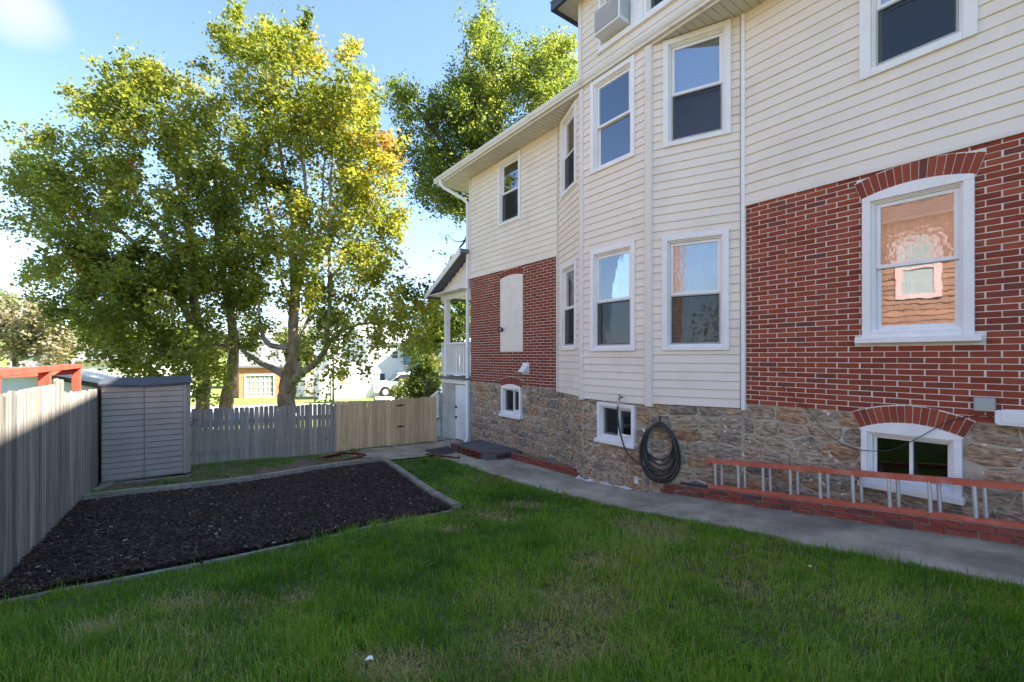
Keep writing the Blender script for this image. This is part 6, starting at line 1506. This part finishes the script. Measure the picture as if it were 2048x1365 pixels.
g1, f1, z1 = building('brick_garage', 'low brick garage with grey shingled roof seen left of the plane trunk', 'garage', 478, 566, 31, 2.3, 6, 'orange_brick', 'shingle', 1.8, [(.12, .80, .04, .74, 'garage_door', 'glass_block')], yaw=.03, eave=.25)
mb = MB()
for k in range(1, 6): f1.box(mb, f1.len * lerp(.14, .78, k / 6) - .02, f1.len * lerp(.14, .78, k / 6) + .02, z1 + .15, z1 + 1.65, -.045, -.02)
for k in range(1, 4): f1.box(mb, f1.len * .15, f1.len * .77, z1 + 1.65 * k / 4 - .02, z1 + 1.65 * k / 4 + .02, -.045, -.02)
mb.build('door_grid', 'bg_cream', g1, kind='stuff')
mb = MB(); f1.box(mb, f1.len + .002, f1.len + .9, z1, z1 + 2.2, -5, -.02); mb.build('side_lean_to', 'bg_cream', g1)
building('white_house', 'narrow white house with a red panelled balcony above the brick garage roof', 'house', 488, 546, 62, 7.2, 8, 'bg_white', 'shingle_light', 1.6, [(.12, .30, .62, .74), (.52, .86, .55, .66, 'balcony_panel', 'red_wood'), (.5, .8, .76, .86)], eave=.2, group='white houses beyond the alley')
MAT['red_wood2'] = MAT['red_wood']
w_ = building('white_house', 'white house with grey roof and deck behind the white car', 'house', 735, 850, 52, 6.0, 9, 'bg_white', 'shingle_light', 2.2, [(.40, .52, .68, .84), (.60, .72, .36, .50), (.74, .86, .36, .50), (.08, .2, .64, .82), (.1, .3, .1, .4), (.45, .55, .1, .4)], yaw=.1, group='white houses beyond the alley')
root, fc, z0 = w_; L_ = fc.len
mb = MB(); fc.box(mb, L_ * .42, L_ * 1.0, z0 + 2.3, z0 + 2.45, .0, 2.0); mb.build('deck', 'trim', root)
for q in (.43, .62, .80, .99):
    mb = MB(); fc.box(mb, L_ * q - .07, L_ * q + .07, z0, z0 + 2.3, 1.8, 1.95); mb.build('deck_post', 'trim', root)
mb = MB(); fc.box(mb, L_ * .42, L_ * 1.0, z0 + 3.25, z0 + 3.33, 1.9, 1.98); rl_ = mb.build('deck_rail', 'trim', root)
for k in range(26):
    mb = MB(); q = L_ * lerp(.425, .995, k / 25); fc.box(mb, q - .03, q + .03, z0 + 2.45, z0 + 3.25, 1.92, 1.96); mb.build('baluster', 'trim', rl_)
building('white_house', 'pale two storey house half hidden by yellow leaves', 'house', 655, 722, 60, 7.4, 8, 'bg_white', 'shingle_light', 1.8, [(.15, .32, .62, .78), (.6, .78, .62, .78), (.15, .32, .25, .42), (.6, .78, .25, .42)], eave=.3, ridge_along=False, group='white houses beyond the alley')
building('blue_house', 'slate blue house with white trimmed window seen through the porch', 'house', 868, 960, 48, 5.4, 8, 'bg_blue', 'shingle_light', 1.9, [(.42, .54, .60, .80), (.15, .25, .60, .80), (.70, .8, .60, .8)], eave=.3)
building('beige_house', 'beige low house with dark roof behind the shed', 'house', 162, 300, 40, 3.4, 7, 'bg_cream', 'shingle', 1.2, [(.12, .40, .30, .82, 'garage_door', 'blind'), (.62, .75, .45, .8)], eave=.4)
building('white_house', 'distant white house at the far left under the pale tree', 'house', 20, 130, 66, 4.6, 8, 'bg_white', 'shingle', 1.4, [(.2, .3, .5, .75), (.6, .7, .5, .75)], group='white houses beyond the alley')
building('white_house', 'white house with red porch glimpsed below the twin trunk crown', 'house', 305, 385, 45, 4.0, 7, 'bg_white', 'shingle', 1.5, [(.2, .3, .5, .75), (.6, .7, .5, .75)], group='white houses beyond the alley')
building('garden_shed', 'white garden shed behind the cream vinyl fence', 'shed', 668, 757, 32.5, 1.95, 3.2, 'bg_white', 'shingle_light', .62, [], eave=.15)
# cream vinyl fence
def panel_fence(px_list, D_list, h, label, mat='bg_white', name='vinyl_fence'):
    pts_ = [onD(p, 715, d) if d > 0 else onY(p, 715, -d) for p, d in zip(px_list, D_list)]; root = empty(name, (pts_[0].x, pts_[0].y, gz(pts_[0].x, pts_[0].y)), label, 'fence', 'white fences beyond the alley')
    for a, b in zip(pts_, pts_[1:]):
        za, zb_ = gz(a.x, a.y), gz(b.x, b.y); d = Vector((b.x - a.x, b.y - a.y, 0)).normalized() * .07; nrm = Vector((-d.y, d.x, 0)) * .5
        mb = MB(); A = Vector((a.x, a.y, za)) + d; B = Vector((b.x, b.y, zb_)) - d; U = Vector((0, 0, h)); mb.hexa([A - nrm * .3, B - nrm * .3, B + nrm * .3, A + nrm * .3, A - nrm * .3 + U, B - nrm * .3 + U, B + nrm * .3 + U, A + nrm * .3 + U]); mb.build('panel', mat, root)
        mb = MB(); mb.bar(A + U, B + U, .09, .1); mb.build('cap_rail', mat, root)
    for p in pts_:
        z = gz(p.x, p.y); mb = MB(); mb.box(p.x - .065, p.x + .065, p.y - .065, p.y + .065, z - .1, z + h + .12); mb.build('post', mat, root)
panel_fence([596, 629, 640, 664, 703, 757], [44, 33, 29.6, -31.2, -31.2, -31.2], 1.75, 'cream vinyl privacy fence round the white garden shed')
panel_fence([800, 820, 840, 862], [38, -36.2, -36.2, -36.2], 1.3, 'pale board fence along the driveway behind the car')
# utility pole
for px, D, h, r_, lab in ((666.5, 24.5, 2.6, .055, 'thin brown wooden post in front of the cream vinyl fence'),):
    p = onD(px, 715, D); z = gz(p.x, p.y); mb = MB(); mb.tube([(p.x, p.y, z - .2), (p.x + .02, p.y, z + h)], [r_ * 1.2, r_], 10); mb.build('post', 'bark_dark', None, smooth=True, label=lab, cat='post')
p = onD(824, 715, 32); z = gz(p.x, p.y); mb = MB(); mb.box(p.x - .07, p.x + .07, p.y - .07, p.y + .07, z, z + 2.6); mb.build('post', 'bark_dark', None, label='dark square post right of the parked white car', cat='post')
# parked white car, three-quarter front towards the alley
car = empty('parked_car', onD(775, 775, 33), 'white parked suv seen side on in the driveway past the gate', 'car')
cc = onD(806, 715, 33); cz = gz(cc.x, cc.y) + .09; ang = math.radians(-14)
def cp(x, y, z): return Vector((cc.x + x * math.cos(ang) - y * math.sin(ang), cc.y + x * math.sin(ang) + y * math.cos(ang), cz + z))
prof = [(-2.1, .35), (-2.15, .62), (-2.08, .86), (-1.95, .98), (-1.05, 1.08), (-.35, 1.58), (.2, 1.68), (1.55, 1.66), (2.05, 1.10), (2.2, 1.0), (2.22, .45), (2.1, .33), (1.75, .33), (1.68, .55), (1.5, .72), (1.2, .72), (1.02, .55), (.95, .33), (-.95, .33), (-1.02, .55), (-1.2, .72), (-1.5, .72), (-1.68, .55), (-1.75, .33)]
mb = MB(); n_ = len(prof); 
for yy, s_ in ((-.88, 1), (-.8, 1), (.8, 1), (.88, 1)):
    for x, z in prof: ins = .14 * max(0, z - 1.0) / .6; mb.v.append(tuple(cp(x, yy * (1 - ins) if abs(yy) > .85 or True else yy, z)))
for s_ in range(3):
    for i in range(n_): j = (i + 1) % n_; mb.f.append((s_ * n_ + i, s_ * n_ + j, (s_ + 1) * n_ + j, (s_ + 1) * n_ + i))
mb.f += [tuple(range(n_)), tuple(range(3 * n_, 4 * n_))]; body = mb.build('body', 'car_white', car)
def cquad(P4, off, m_, nm, parent=body):
    mb = MB(); mb.prism([cp(*q) for q in P4], (cp(*off) - cp(0, 0, 0))); mb.build(nm, m_, parent)
cquad([(-.85, -.875, 1.1), (-.32, -.80, 1.52), (.25, -.79, 1.58), (.25, -.875, 1.1)], (0, -.02, 0), 'black_metal', 'side_window')
cquad([(.32, -.875, 1.1), (.32, -.79, 1.58), (1.45, -.79, 1.57), (1.75, -.875, 1.1)], (0, -.02, 0), 'black_metal', 'side_window')
cquad([(-1.02, -.78, 1.11), (-1.02, .78, 1.11), (-.38, .72, 1.58), (-.38, -.72, 1.58)], (-.02, 0, .015), 'black_metal', 'windscreen')
for sg in (-1, 1): cquad([(-2.10, sg * .85, .70), (-2.10, sg * .52, .68), (-2.08, sg * .52, .86), (-2.02, sg * .85, .88)], (-.04, 0, 0), 'alu', 'headlight')
cquad([(-2.14, -.45, .52), (-2.14, .45, .52), (-2.10, .45, .80), (-2.10, -.45, .80)], (-.03, 0, 0), 'black_metal', 'grille_panel')
for x in (-1.35, 1.35):
    for yy in (-.86, .86):
        mb = MB(); a, b = cp(x, yy - .10, .34), cp(x, yy + .10, .34); mb.tube([a, b], .34, 18); wh = mb.build('wheel', 'tyre', car)
        mb = MB(); s_ = -1 if yy < 0 else 1; mb.tube([cp(x, yy + s_ * .101, .34), cp(x, yy + s_ * .115, .34)], .21, 12); mb.build('rim', 'alu', wh)
